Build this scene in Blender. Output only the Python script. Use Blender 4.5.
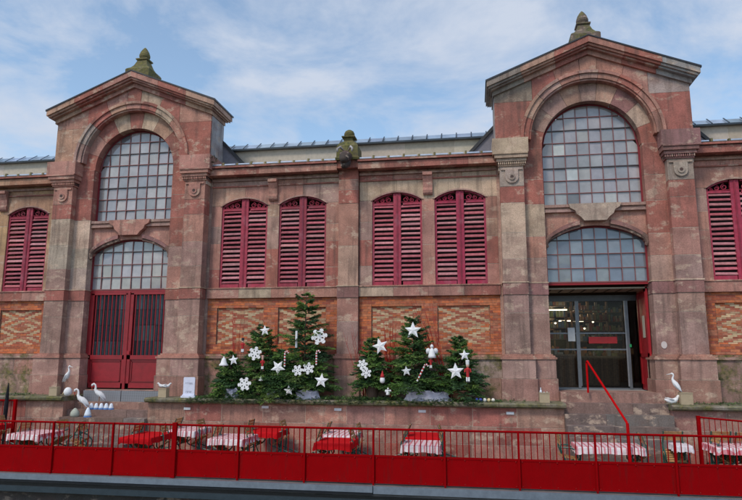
import bpy, math, random
from mathutils import Vector, Matrix
R = math.radians; PI = math.pi
scn = bpy.context.scene
for o in list(bpy.data.objects): bpy.data.objects.remove(o)

# ------------------------------------------------------------ camera
yaw, pitch, roll = -0.164, 0.1678, 0.0021
cam = bpy.data.objects.new('camera', bpy.data.cameras.new('camera'))
scn.collection.objects.link(cam); scn.camera = cam
F = Vector((math.sin(yaw)*math.cos(pitch), math.cos(yaw)*math.cos(pitch), math.sin(pitch)))
r0 = Vector((math.cos(yaw), -math.sin(yaw), 0)); u0 = r0.cross(F)
rr = math.cos(roll)*r0 + math.sin(roll)*u0; uu = -math.sin(roll)*r0 + math.cos(roll)*u0
cam.matrix_world = Matrix(((rr.x, uu.x, -F.x, 3.4024), (rr.y, uu.y, -F.y, -16.7664), (rr.z, uu.z, -F.z, -1.8856), (0, 0, 0, 1)))
cam.data.sensor_width = 36; cam.data.lens = 620.62/742*36
cam.data.clip_start = .1; cam.data.clip_end = 3000

# ------------------------------------------------------------ world: Nishita sky with thin broken cloud
SUN_EL, SUN_AZ = 50, 208      # sun behind the camera, to the left, behind thin cloud
world = bpy.data.worlds.new('World'); scn.world = world; world.use_nodes = True
nt = world.node_tree; N = nt.nodes; L = nt.links; N.clear()
out = N.new('ShaderNodeOutputWorld'); bg = N.new('ShaderNodeBackground'); L.new(bg.outputs[0], out.inputs[0])
sky = N.new('ShaderNodeTexSky'); sky.sky_type = 'NISHITA'; sky.sun_disc = False
sky.sun_elevation = R(SUN_EL); sky.sun_rotation = R(SUN_AZ); sky.air_density = 1.0; sky.dust_density = .6; sky.ozone_density = 1.6
tc = N.new('ShaderNodeTexCoord'); sep = N.new('ShaderNodeSeparateXYZ'); L.new(tc.outputs['Generated'], sep.inputs[0])
zz = N.new('ShaderNodeMath'); zz.operation = 'ADD'; zz.inputs[1].default_value = .22; L.new(sep.outputs[2], zz.inputs[0])
mx = N.new('ShaderNodeMath'); mx.operation = 'MAXIMUM'; mx.inputs[1].default_value = .06; L.new(zz.outputs[0], mx.inputs[0])
dv = N.new('ShaderNodeVectorMath'); dv.operation = 'DIVIDE'; L.new(tc.outputs['Generated'], dv.inputs[0])
cmb = N.new('ShaderNodeCombineXYZ')
for i in range(3): L.new(mx.outputs[0], cmb.inputs[i])
L.new(cmb.outputs[0], dv.inputs[1])
n1 = N.new('ShaderNodeTexNoise'); n1.inputs['Scale'].default_value = 2.6; n1.inputs['Detail'].default_value = 10; n1.inputs['Roughness'].default_value = .6; n1.inputs['Distortion'].default_value = .35
L.new(dv.outputs[0], n1.inputs['Vector'])
cr = N.new('ShaderNodeValToRGB'); cr.color_ramp.elements[0].position = .41; cr.color_ramp.elements[1].position = .63
cr.color_ramp.elements[0].color = (.10, .10, .10, 1); cr.color_ramp.elements[1].color = (.95, .95, .95, 1); L.new(n1.outputs[0], cr.inputs[0])
mixc = N.new('ShaderNodeMix'); mixc.data_type = 'RGBA'; L.new(cr.outputs[0], mixc.inputs[0])
tint = N.new('ShaderNodeMix'); tint.data_type = 'RGBA'; tint.blend_type = 'MULTIPLY'; tint.inputs[0].default_value = 1
L.new(sky.outputs[0], tint.inputs[6]); tint.inputs[7].default_value = (1.25, 1.30, 1.22, 1)
L.new(tint.outputs[2], mixc.inputs[6]); mixc.inputs[7].default_value = (3.7, 4.1, 4.85, 1)
L.new(mixc.outputs[2], bg.inputs[0]); bg.inputs[1].default_value = .15
# ------------------------------------------------------------ sun
sl = bpy.data.lights.new('sun', 'SUN'); sl.energy = 1.7; sl.angle = R(12); sl.color = (1, .90, .76)
so = bpy.data.objects.new('sun', sl); scn.collection.objects.link(so)
az = R(SUN_AZ); d = Vector((math.sin(az)*math.cos(R(SUN_EL)), math.cos(az)*math.cos(R(SUN_EL)), math.sin(R(SUN_EL))))
so.rotation_euler = (-d).to_track_quat('-Z', 'Y').to_euler()
scn.view_settings.view_transform = 'Standard'; scn.view_settings.look = 'None'
scn.view_settings.gamma = 1; scn.view_settings.use_curve_mapping = False
scn.view_settings.exposure = .15
scn.render.engine = 'CYCLES'

# ------------------------------------------------------------ materials
MATS = {}
def newmat(name):
    m = bpy.data.materials.new(name); m.use_nodes = True; MATS[name] = m
    nt = m.node_tree; return m, nt, nt.nodes, nt.links, nt.nodes['Principled BSDF']
def nz(N, L, vec, scale, detail=4, rough=.55):
    n = N.new('ShaderNodeTexNoise'); n.inputs['Scale'].default_value = scale; n.inputs['Detail'].default_value = detail
    n.inputs['Roughness'].default_value = rough; L.new(vec, n.inputs['Vector']); return n.outputs[0]
def rmp(N, L, fac, stops):
    r = N.new('ShaderNodeValToRGB'); e = r.color_ramp.elements
    while len(e) < len(stops): e.new(.5)
    for i, (p, c) in enumerate(stops):
        e[i].position = p; e[i].color = (*(c if isinstance(c, tuple) else (c, c, c)), 1)
    L.new(fac, r.inputs[0]); return r.outputs[0]
def mix(N, L, fac, a, b, mode='MIX'):
    m = N.new('ShaderNodeMix'); m.data_type = 'RGBA'; m.blend_type = mode
    for s, v in ((0, fac), (6, a), (7, b)):
        if isinstance(v, (int, float)): m.inputs[s].default_value = v if s == 0 else (v, v, v, 1)
        elif isinstance(v, tuple): m.inputs[s].default_value = (*v, 1)
        else: L.new(v, m.inputs[s])
    return m.outputs[2]
def bump(N, L, h, b, strength=.3, dist=.02):
    n = N.new('ShaderNodeBump'); n.inputs['Strength'].default_value = strength; n.inputs['Distance'].default_value = dist
    L.new(h, n.inputs['Height']); L.new(n.outputs[0], b.inputs['Normal'])
def stone(name, patch=(.62, .46, .35), pamt=.62, moss=0, rough=.9, wet=None):
    m, nt, N, L, b = newmat(name)
    g = N.new('ShaderNodeNewGeometry').outputs['Position']
    at = N.new('ShaderNodeAttribute'); at.attribute_name = 'Col'
    # every block is cut from a different bit of rock: shift the pattern by the block's own colour
    sc_ = N.new('ShaderNodeVectorMath'); sc_.operation = 'SCALE'; sc_.inputs['Scale'].default_value = 61; L.new(at.outputs[0], sc_.inputs[0])
    ad_ = N.new('ShaderNodeVectorMath'); ad_.operation = 'ADD'; L.new(g, ad_.inputs[0]); L.new(sc_.outputs[0], ad_.inputs[1]); gp_ = g; g = ad_.outputs[0]
    mp = N.new('ShaderNodeMapping'); mp.inputs['Scale'].default_value = (1, 1, 1.7); mp.inputs['Rotation'].default_value = (0, R(18), 0); L.new(g, mp.inputs[0])
    c = mix(N, L, 1.0, at.outputs[0], rmp(N, L, nz(N, L, g, 2.3, 6), [(.3, .74), (.7, 1.22)]), 'MULTIPLY')
    p = rmp(N, L, nz(N, L, mp.outputs[0], 2.4, 9, .68), [(.55, 0.), (.62, pamt)])
    c = mix(N, L, p, c, patch)
    p2 = rmp(N, L, nz(N, L, mp.outputs[0], 1.1, 6, .65), [(.5, 0.), (.72, .5)])
    c = mix(N, L, p2, c, (.20, .09, .072)); g = gp_
    soot = rmp(N, L, nz(N, L, g, .55, 8, .72), [(.48, 0.), (.70, .45)]); c = mix(N, L, soot, c, (.15, .085, .07))
    ms = N.new('ShaderNodeMapping'); ms.inputs['Scale'].default_value = (5, 5, .5); L.new(g, ms.inputs[0])
    st = rmp(N, L, nz(N, L, ms.outputs[0], 1.3, 5, .6), [(.50, 0.), (.72, .6)])
    c = mix(N, L, st, c, (.09, .06, .05))
    c = mix(N, L, 1.0, c, rmp(N, L, nz(N, L, g, 38, 3), [(.3, .80), (.7, 1.18)]), 'MULTIPLY')
    if moss:
        mo = rmp(N, L, nz(N, L, g, 2.7, 6, .7), [(.5-moss*.18, 0.), (.62, .9)])
        c = mix(N, L, mo, c, rmp(N, L, nz(N, L, g, 14, 3), [(.35, (.035, .05, .014)), (.62, (.15, .14, .03))]))
    L.new(c, b.inputs['Base Color']); b.inputs['Roughness'].default_value = rough
    if wet: b.inputs['Specular IOR Level'].default_value = wet
    h = nz(N, L, g, 26, 8, .7); bump(N, L, h, b, .55, .02)
    return m
M = {}
M['stone'] = stone('sandstone')
M['stone_moss'] = stone('sandstone_mossy', moss=.25)
M['stone_lichen'] = stone('sandstone_lichen', moss=1.5)
M['coping'] = stone('coping_stone', patch=(.34, .31, .26), moss=.8)
def colattr(name, rough=.6, var=.25, scale=9, bmp=.2, metallic=0, spec=.5, dirt=None):
    m, nt, N, L, b = newmat(name)
    g = N.new('ShaderNodeNewGeometry').outputs['Position']
    at = N.new('ShaderNodeAttribute'); at.attribute_name = 'Col'
    c = mix(N, L, 1.0, at.outputs[0], rmp(N, L, nz(N, L, g, scale, 5, .65), [(.3, 1-var), (.7, 1+var)]), 'MULTIPLY')
    if dirt:
        c = mix(N, L, rmp(N, L, nz(N, L, g, 3.1, 6, .7), [(.52, 0.), (.72, dirt[0])]), c, dirt[1])
    L.new(c, b.inputs['Base Color']); b.inputs['Roughness'].default_value = rough
    b.inputs['Metallic'].default_value = metallic; b.inputs['Specular IOR Level'].default_value = spec
    bump(N, L, nz(N, L, g, scale*4, 4), b, bmp, .01)
    return m
M['brick'] = colattr('brick', .9, .3, 14, .6, dirt=(.45, (.20, .05, .04)))
M['paint'] = colattr('painted_metal', .42, .14, 7, .08, dirt=(.3, (.10, .012, .014)))
M['fence'] = colattr('fence_paint', .75, .07, 3, .03, spec=.04, dirt=(.3, (.19, .003, .004)))
M['shutter'] = colattr('shutter_paint', .65, .3, 11, .25, dirt=(.6, (.36, .13, .17)))
M['generic'] = colattr('plain_surface', .7, .12, 10, .1)
M['matte'] = colattr('matte_white', .8, .08, 12, .15)
M['metal'] = colattr('grey_metal', .4, .15, 8, .05, .6)
M['zinc'] = colattr('zinc_sheet', .3, .25, 2, .05, .8)
M['wood'] = colattr('chair_wood', .6, .35, 18, .2)
M['cloth'] = colattr('cloth', .95, .08, 20, .25, spec=.1)
def wrinkle(m):
    N, L = m.node_tree.nodes, m.node_tree.links; b = N['Principled BSDF']; g = N.new('ShaderNodeNewGeometry').outputs['Position']
    for l in list(b.inputs['Normal'].links): L.remove(l)
    bump(N, L, nz(N, L, g, 7, 3, .45), b, .9, .035)
wrinkle(M['cloth'])
M['needle'] = colattr('fir_needles', .65, .35, 5, 0, spec=.3)
def scuff(m):
    N, L = m.node_tree.nodes, m.node_tree.links; b = N['Principled BSDF']; g = N.new('ShaderNodeNewGeometry').outputs['Position']
    c0 = b.inputs['Base Color'].links[0].from_socket
    mp = N.new('ShaderNodeMapping'); mp.inputs['Scale'].default_value = (9, 9, 1.2); L.new(g, mp.inputs[0])
    c = mix(N, L, rmp(N, L, nz(N, L, mp.outputs[0], 1.5, 6, .65), [(.55, 0.), (.75, .45)]), c0, (.10, .012, .012))
    c = mix(N, L, rmp(N, L, nz(N, L, g, 30, 2, .5), [(.745, 0.), (.78, .25)]), c, (.32, .10, .09))
    L.new(c, b.inputs['Base Color'])
scuff(M['fence'])
def glass(name, base, rough, spec, var):
    m, nt, N, L, b = newmat(name)
    g = N.new('ShaderNodeNewGeometry').outputs['Position']
    at = N.new('ShaderNodeAttribute'); at.attribute_name = 'Col'
    c = mix(N, L, 1.0, at.outputs[0], rmp(N, L, nz(N, L, g, 3.5, 5, .6), [(.35, 1-var), (.7, 1+var)]), 'MULTIPLY')
    L.new(c, b.inputs['Base Color']); b.inputs['Roughness'].default_value = rough
    b.inputs['Specular IOR Level'].default_value = spec
    b.inputs['Coat Weight'].default_value = 1; b.inputs['Coat Roughness'].default_value = .03; b.inputs['Coat IOR'].default_value = 1.75
    n = N.new('ShaderNodeBump'); n.inputs['Strength'].default_value = .05; n.inputs['Distance'].default_value = .02
    L.new(nz(N, L, g, 2.8, 2), n.inputs['Height']); L.new(n.outputs[0], b.inputs['Coat Normal'])
    return m
M['wired'] = glass('dusty_sky_toned_glass', None, .5, .5, .16)  # pane colours mix dust with painted-in sky reflection
m, nt, N, L, b = newmat('clear_glass'); M['glass'] = m
N.remove(b); tr = N.new('ShaderNodeBsdfTransparent'); tr.inputs[0].default_value = (.8, .85, .88, 1); gl = N.new('ShaderNodeBsdfGlossy'); gl.inputs['Roughness'].default_value = .02
ms = N.new('ShaderNodeMixShader'); fr = N.new('ShaderNodeFresnel'); fr.inputs[0].default_value = 1.32
L.new(fr.outputs[0], ms.inputs[0]); L.new(tr.outputs[0], ms.inputs[1]); L.new(gl.outputs[0], ms.inputs[2]); L.new(ms.outputs[0], N['Material Output'].inputs[0])
m, nt, N, L, b = newmat('canal_water'); M['water'] = m
b.inputs['Base Color'].default_value = (.012, .018, .014, 1); b.inputs['Roughness'].default_value = .06; b.inputs['IOR'].default_value = 1.33
g = N.new('ShaderNodeNewGeometry').outputs['Position']; bump(N, L, nz(N, L, g, 5, 3), b, .08, .04)
def check_mat():
    m, nt, N, L, b = newmat('checked_cloth'); M['check'] = m
    at = N.new('ShaderNodeAttribute'); at.attribute_name = 'Col'
    uv = N.new('ShaderNodeTexCoord').outputs['Object']
    s = N.new('ShaderNodeSeparateXYZ'); L.new(uv, s.inputs[0])
    outs = []
    for i in range(2):
        a = N.new('ShaderNodeMath'); a.operation = 'MULTIPLY'; a.inputs[1].default_value = 9.5; L.new(s.outputs[i], a.inputs[0])
        f = N.new('ShaderNodeMath'); f.operation = 'FRACT'; L.new(a.outputs[0], f.inputs[0])
        gnode = N.new('ShaderNodeMath'); gnode.operation = 'GREATER_THAN'; gnode.inputs[1].default_value = .66; L.new(f.outputs[0], gnode.inputs[0])
        outs.append(gnode.outputs[0])
    ad = N.new('ShaderNodeMath'); ad.operation = 'ADD'; L.new(outs[0], ad.inputs[0]); L.new(outs[1], ad.inputs[1])
    c = rmp(N, L, ad.outputs[0], [(0., (.72, .66, .68)), (.5, (.62, .25, .29)), (1., (.5, .05, .07))])
    ad.outputs[0]
    hv = N.new('ShaderNodeMath'); hv.operation = 'MULTIPLY'; hv.inputs[1].default_value = .5; L.new(ad.outputs[0], hv.inputs[0])
    for l in list(L):
        if l.to_node.type == 'VALTORGB' and l.from_node == ad: L.remove(l)
    rn = [n for n in N if n.type == 'VALTORGB'][0]; L.new(hv.outputs[0], rn.inputs[0])
    L.new(c, b.inputs['Base Color']); b.inputs['Roughness'].default_value = .9
check_mat(); wrinkle(M['check'])
def plain(name, col, rough=.8, emit=0):
    m, nt, N, L, b = newmat(name); b.inputs['Base Color'].default_value = (*col, 1); b.inputs['Roughness'].default_value = rough
    if emit: b.inputs['Emission Color'].default_value = (*col, 1); b.inputs['Emission Strength'].default_value = emit
    M[name] = m; return m
plain('lamp_glow', (1, .82, .55), .5, 3)
plain('dark_void', (.012, .012, .014), .9)
m, nt, N, L, b = newmat('paving'); M['paving'] = m
g = N.new('ShaderNodeNewGeometry').outputs['Position']
L.new(rmp(N, L, nz(N, L, g, 3, 7), [(.3, (.10, .09, .085)), (.7, (.2, .18, .165))]), b.inputs['Base Color']); b.inputs['Roughness'].default_value = .85
bump(N, L, nz(N, L, g, 20, 6), b, .4, .01)
m, nt, N, L, b = newmat('land'); M['land'] = m
g = N.new('ShaderNodeNewGeometry').outputs['Position']
L.new(rmp(N, L, nz(N, L, g, .2, 7), [(.3, (.06, .06, .055)), (.7, (.12, .115, .10))]), b.inputs['Base Color']); b.inputs['Roughness'].default_value = .95
# mesh grating
m, nt, N, L, b = newmat('mesh_board'); M['meshboard'] = m
g = N.new('ShaderNodeTexCoord').outputs['Object']
vo = N.new('ShaderNodeTexVoronoi'); vo.inputs['Scale'].default_value = 28; vo.inputs['Randomness'].default_value = 0; L.new(g, vo.inputs[0])
L.new(rmp(N, L, vo.outputs['Distance'], [(.25, (.07, .075, .085)), (.4, (.30, .31, .34))]), b.inputs['Base Color']); b.inputs['Roughness'].default_value = .5; b.inputs['Metallic'].default_value = .3

# ------------------------------------------------------------ mesh builder
class MB:
    def __init__(s): s.v = []; s.f = []; s.c = []
    def face(s, idx, col): s.f.append(idx); s.c.append(col)
    def box(s, x0, x1, y0, y1, z0, z1, col=(.5, .5, .5), mat=None):
        n = len(s.v); P = [(x0,y0,z0),(x1,y0,z0),(x1,y1,z0),(x0,y1,z0),(x0,y0,z1),(x1,y0,z1),(x1,y1,z1),(x0,y1,z1)]
        if mat: P = [tuple(mat @ Vector(p)) for p in P]
        s.v += P
        for q in ((0,3,2,1),(4,5,6,7),(0,1,5,4),(1,2,6,5),(2,3,7,6),(3,0,4,7)): s.face([n+i for i in q], col)
    def prism(s, poly, y0, y1, col=(.5, .5, .5), mat=None):   # polygon in xz extruded along y
        n = len(s.v); k = len(poly)
        A = sum(poly[i][0]*poly[(i+1)%k][1]-poly[(i+1)%k][0]*poly[i][1] for i in range(k))
        if A < 0: poly = poly[::-1]
        P = [(p[0], y0, p[1]) for p in poly] + [(p[0], y1, p[1]) for p in poly]
        if mat: P = [tuple(mat @ Vector(p)) for p in P]
        s.v += P
        s.face([n+i for i in range(k)], col); s.face([n+k+i for i in reversed(range(k))], col)
        for i in range(k): j = (i+1) % k; s.face([n+j, n+i, n+k+i, n+k+j], col)
    def sweep(s, pts, rad, n=8, col=(.5, .5, .5), flat=1.0, cap=True):
        pts = [Vector(p) for p in pts]; base = len(s.v); k = len(pts)
        if isinstance(rad, (int, float)): rad = [rad]*k
        prev = None
        for i, p in enumerate(pts):
            t = (pts[min(i+1, k-1)] - pts[max(i-1, 0)]).normalized()
            if prev is None:
                a = Vector((0, 0, 1)) if abs(t.z) < .9 else Vector((1, 0, 0)); u = t.cross(a).normalized()
            else: u = (prev - t*prev.dot(t)).normalized()
            prev = u; w = t.cross(u)
            for j in range(n):
                a = 2*PI*j/n; s.v.append(tuple(p + (u*math.cos(a) + w*math.sin(a)*flat)*rad[i]))
        for i in range(k-1):
            for j in range(n):
                a = base+i*n+j; b = base+i*n+(j+1) % n; s.face([a, b, b+n, a+n], col)
        if cap: s.face([base+j for j in reversed(range(n))], col); s.face([base+(k-1)*n+j for j in range(n)], col)
    def tube(s, a, b, r, n=6, col=(.5, .5, .5)): s.sweep([a, b], r, n, col)
    def lathe(s, prof, c, n=16, col=(.5, .5, .5), sq=False):   # prof [(r,z)]
        base = len(s.v)
        for r, z in prof:
            for j in range(n):
                a = 2*PI*(j+.5)/n; q = 1
                if sq: q = 1/max(abs(math.cos(a)), abs(math.sin(a)))
                s.v.append((c[0]+r*q*math.cos(a), c[1]+r*q*math.sin(a), c[2]+z))
        for i in range(len(prof)-1):
            for j in range(n):
                a = base+i*n+j; b = base+i*n+(j+1) % n; s.face([a, b, b+n, a+n], col)
        s.face([base+j for j in reversed(range(n))], col); s.face([base+(len(prof)-1)*n+j for j in range(n)], col)
    def ring(s, cx, cz, ri, ro, a0, a1, y0, y1, col, seg=6):
        pin = [(cx+ri*math.cos(R(a0+(a1-a0)*i/seg)), cz+ri*math.sin(R(a0+(a1-a0)*i/seg))) for i in range(seg+1)]
        po = [(cx+ro*math.cos(R(a0+(a1-a0)*i/seg)), cz+ro*math.sin(R(a0+(a1-a0)*i/seg))) for i in range(seg+1)]
        s.prism(po + pin[::-1], y0, y1, col)
    def mirror(s, cx):
        o = MB(); o.v = [(2*cx-x, y, z) for x, y, z in s.v]; o.f = [f[::-1] for f in s.f]; o.c = list(s.c); return o
    def build(s, name, mat, parent=None, smooth=False, loc=None):
        me = bpy.data.meshes.new(name)
        vs = s.v if loc is None else [(x-loc[0], y-loc[1], z-loc[2]) for x, y, z in s.v]
        me.from_pydata(vs, [], s.f); me.materials.append(mat)
        ca = me.color_attributes.new('Col', 'FLOAT_COLOR', 'CORNER')
        buf = []
        for p, c in zip(s.f, s.c): buf += [c[0], c[1], c[2], 1.0]*len(p)
        ca.data.foreach_set('color', buf)
        if smooth: me.polygons.foreach_set('use_smooth', [True]*len(me.polygons))
        me.update(); o = bpy.data.objects.new(name, me); scn.collection.objects.link(o)
        if loc: o.location = loc
        if parent:
            o.parent = parent
        return o
def thing(name, label, cat, loc=(0, 0, 0), rz=0, group=None, tilt=(0, 0)):
    o = bpy.data.objects.new(name, None); scn.collection.objects.link(o); o.location = loc; o.rotation_euler = (tilt[0], tilt[1], rz)
    o.empty_display_size = .2
    o['label'] = label; o['category'] = cat
    if group: o['group'] = group
    return o
def tag(o, label, cat, group=None):
    o['label'] = label; o['category'] = cat
    if group: o['group'] = group
    return o
def grp(name, parent):      # a part that itself only holds sub-parts gets a small mesh of its own instead of an Empty
    pass
def dup(root, loc, rz, label, group=None, tilt=None):
    r = root.copy(); scn.collection.objects.link(r); r.location = loc
    t = tilt if tilt else (root.rotation_euler[0], root.rotation_euler[1])
    r.rotation_euler = (t[0], t[1], rz); r['label'] = label
    if group: r['group'] = group
    for ch in list(root.children):
        c = ch.copy(); scn.collection.objects.link(c); c.parent = r
        for g in ch.children:
            q = g.copy(); scn.collection.objects.link(q); q.parent = c
    return r
def struct(o): o['kind'] = 'structure'; return o

rng = random.Random(11)
PINK = (.46, .225, .175); RED = (.38, .135, .105); BEIGE = (.55, .405, .30); MAUVE = (.40, .245, .205); GREY = (.40, .315, .28); PURP = (.31, .15, .14); TAN = (.48, .285, .205); MORTAR = (.56, .47, .38)
PAL = [PINK]*4 + [RED]*3 + [MAUVE]*3 + [TAN]*2 + [BEIGE]*1 + [PURP]
PALLOW = [MAUVE]*6 + [PINK]*3 + [RED] + [GREY]
def jit(c, a=.12):
    k = 1 + rng.uniform(-a, a); return (c[0]*k*(1+rng.uniform(-.04, .04)), c[1]*k, c[2]*k*(1+rng.uniform(-.05, .05)))
G = .006
def ashlar(mb, x0, x1, yf, yb, z0, z1, heights=None, wid=.8, pal=PAL, cols=None, off=.0):
    """courses of stone blocks with thin recessed mortar joints"""
    mb.box(x0+.004, x1-.004, yf+.006, yb, z0+.001, z1-.001, MORTAR)
    if heights is None:
        k = max(1, round((z1-z0)/.42)); heights = [(z1-z0)/k]*k
    tot = sum(heights); z = z0; ci = 0
    for r, h in enumerate(heights):
        h = h/tot*(z1-z0); W = x1-x0; k = max(1, round(W/wid)); e = [0]
        if k > 1:
            sh = .5*(W/k) if r % 2 else 0
            e = [0] + [W/k*i + sh*(1 if i else 0) + rng.uniform(-.08, .08) for i in range(1, k)]
            if sh: e = [0] + [W/k*(i+.5) for i in range(k)]
        e.append(W)
        for i in range(len(e)-1):
            if e[i+1]-e[i] < .08: continue
            c = cols[ci % len(cols)] if cols else rng.choice(pal); ci += 1
            a = G if i else 0; b2 = G if i < len(e)-2 else 0
            mb.box(x0+e[i]+a, x0+e[i+1]-b2, yf+rng.uniform(0, .003), yb-.01, z+(G if r else 0), z+h-G, jit(c))
        z += h

# ============================================================ MARKET HALL
hall = thing('market_hall', 'long pink and red sandstone market hall with two gabled arched portals behind the red fence', 'building', (0, 0, -4.42))
hall.matrix_world.translation = (0, 0, -4.42)
def P(mb, name, mat, parent=None, smooth=False):
    par = parent or hall
    o = mb.build(name, M[mat] if isinstance(mat, str) else mat, None, smooth)
    o.parent = par
    if par is hall: o.location = (0, 0, 4.42)
    return o
A = 6.6
Bq, Wq, Cq = .66, 1.395, 2.40
mirror_windows = []
def seg_arch(x0, x1, zs, rise, n=10, rev=False):
    w = (x1-x0)/2; rad = (w*w+rise*rise)/(2*rise); cx = (x0+x1)/2; cz = zs+rise-rad
    a = math.asin(w/rad); return [(cx+rad*math.sin(-a+2*a*i/n), cz+rad*math.cos(-a+2*a*i/n)) for i in range(n+1)]
bays = [(.30, 4.12, 1), (-4.12, -.30, -1), (-12.9, -9.08, 1), (9.08, 12.9, -1)]
def bay_wins(x0, x1, sgn):
    # narrow side next to pier (offset .36), windows .36..1.755, 2.10..3.495
    if sgn > 0: return [(x0+.36, x0+.36+Wq), (x0+2.10, x0+2.10+Wq)]
    return [(x1-.36-Wq, x1-.36), (x1-2.10-Wq, x1-2.10)]
ZS, RISE = 2.40, .22
wins = []
for (x0, x1, sg) in bays:
    wall = MB()
    ws = sorted(bay_wins(x0, x1, sg)); wins += ws
    (a0, a1), (b0, b1) = ws
    OC = (.52, .315, .175)
    PB = [OC, OC, (.50, .29, .18), TAN, (.47, .27, .17)] if x0 < -9.5 else [PINK, PINK, TAN, MAUVE, RED, BEIGE]
    colr = lambda: [rng.choice(PB) for _ in range(9)]
    hs = [.55, .75, .5, .62]
    ashlar(wall, x0, a0, 0, .45, 0, ZS, hs, 1, cols=colr())
    ashlar(wall, a1, b0, 0, .45, 0, ZS, [1.2, 1.0, .4], 1, cols=colr())
    ashlar(wall, b1, x1, 0, .45, 0, ZS, hs, 1, cols=colr())
    # lintel stones with segmental undersides
    mid = (a1+b0)/2
    for (l, r, w0, w1) in ((x0, mid, a0, a1), (mid, x1, b0, b1)):
        arc = seg_arch(w0, w1, ZS, RISE)
        top = 2.98; kx = (w0+w1)/2
        c1 = rng.choice(PB[:3]+[PB[-1]]); c2 = rng.choice(PB[:4])
        left = [(l+G, ZS+G), (w0, ZS+G)] + arc[1:6] + [(kx-G/2, top), (l+G, top)]
        left = [(l+.003, ZS+G), (w0, ZS+G)] + arc[1:5] + [(arc[5][0]-.003, arc[5][1])] + [(kx-.003, top), (l+.003, top)]
        right = [(arc[5][0]+.003, arc[5][1])] + arc[6:10] + [(w1, ZS+G), (r-.003, ZS+G), (r-.003, top), (kx+.003, top)]
        wall.prism(left, .001, .45, jit(c1)); wall.prism(right, .003, .45, jit(c1 if rng.random() < .5 else c2))
        # shallow hood band round the arch head
        arcO = seg_arch(w0-.045, w1+.045, ZS-.01, RISE+.045); arcI = seg_arch(w0, w1, ZS-.01, RISE)
        wall.prism(arcO + arcI[::-1], -.022, .05, jit(MAUVE))
    # frieze
    for k in range(4):
        w = (x1-x0)/4; wall.box(x0+w*k+.003, x0+w*(k+1)-.003, .012+.002*k, .45, 2.985, 3.25, jit(rng.choice(PB)))
    wall.box(x0, x1, -.035, .02, 2.955, 2.992, jit(RED))
    P(wall, 'upper_wall', 'stone')
# string course
for (x0, x1, sg) in bays:
    mb = MB(); n = 4; w = (x1-x0)/n
    for k in range(n):
        c = jit(rng.choice([PINK, PINK, RED, BEIGE]))
        mb.box(x0+w*k+.003, x0+w*(k+1)-.003, -.06, .44, -.30, -.035, c)
    mb.box(x0, x1, -.085, .43, -.033, -.002, jit(PINK))
    P(mb, 'string_course', 'stone')
# ---- brick fields with diamond panels
OR = (.52, .145, .055)
def brickrow(mb, x0, x1, yf, z0, z1, colf, bw=.225, bh=.068, depth=.06, skip=None):
    k = round((z1-z0)/bh); h = (z1-z0)/k
    for r in range(k):
        x = x0 - (bw/2 if r % 2 else 0); z = z0+h*r
        while x < x1-.01:
            a, b_ = max(x, x0), min(x+bw, x1)
            if b_-a > .02:
                segs = [(a, b_)]
                if skip:
                    for (s0, s1, t0, t1) in skip:
                        ns = []
                        for (p, q) in segs:
                            if z+h*.5 < t0 or z+h*.5 > t1 or q <= s0 or p >= s1: ns.append((p, q))
                            else:
                                if p < s0: ns.append((p, s0))
                                if q > s1: ns.append((s1, q))
                        segs = ns
                for p, q in segs:
                    if q-p > .015: mb.box(p+.004, q-.004, yf+rng.uniform(0, .004), yf+depth, z+.004, z+h-.004, colf((p+q)/2, r, k))
            x += bw
def orange(x, r, k): 
    c = rng.choice([OR, OR, (.41, .11, .055), (.50, .17, .08), (.33, .085, .05), (.40, .15, .09)]); return jit(c, .15)
nb = 0
for (x0, x1, sg) in bays:
    if sg > 0: pn = [(x0+.34, x0+1.71), (x0+2.14, x0+3.52)]
    else: pn = [(x1-3.52, x1-2.14), (x1-1.71, x1-.34)]
    f = MB(); skip = [(a, b, -1.60, -.57) for a, b in pn]
    f.box(x0+.003, x1-.003, .085, .40, -1.86, -.302, (.24, .14, .11))
    for a, b in [(x0, pn[0][0]), (pn[0][1], pn[1][0]), (pn[1][1], x1)]: f.box(a+.003, b-.003, .026, .09, -1.858, -.304, (.30, .17, .12))
    for a, b in pn: f.box(a, b, .026, .09, -1.857, -1.603, (.30, .17, .12)); f.box(a, b, .026, .09, -.567, -.305, (.30, .17, .12))
    brickrow(f, x0, x1, .02, -1.86, -.302, orange, skip=skip)
    fo = P(f, 'brick_field', 'brick')
    for a, b in pn:
        q = MB(); xc = (a+b)/2
        bw, bh = .22, .045; k = round(1.026/bh); h_ = 1.026/k
        for r in range(k):
            v = r-k//2; av = abs(v); z = -1.598+h_*r
            for ui in range(-8, 9):
                if (ui-v) % 2: continue
                xm = xc+ui*bw/2; p0, p1 = max(xm-bw/2, a+.002), min(xm+bw/2, b-.002)
                if p1-p0 < .02: continue
                au = abs(ui)
                on = au+av == 4 or av-au == 8 or (au >= 2 and (au+av == 8 or av-au == 4))
                if rng.random() < .03: on = not on
                col = jit(rng.choice([(.58, .42, .26), (.53, .36, .22), (.49, .31, .18)]), .14) if on else jit(rng.choice([OR, (.40, .12, .07), (.46, .18, .11), (.36, .10, .06), (.44, .15, .08)]), .16)
                q.box(p0+.004, p1-.004, .075+rng.uniform(0, .004), .115, z+.003, z+h_-.003, col)
        q.box(a+.002, b-.002, .082, .12, -1.598, -.572, (.33, .22, .16))
        qo = P(q, 'diamond_panel', 'brick', fo)
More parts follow.
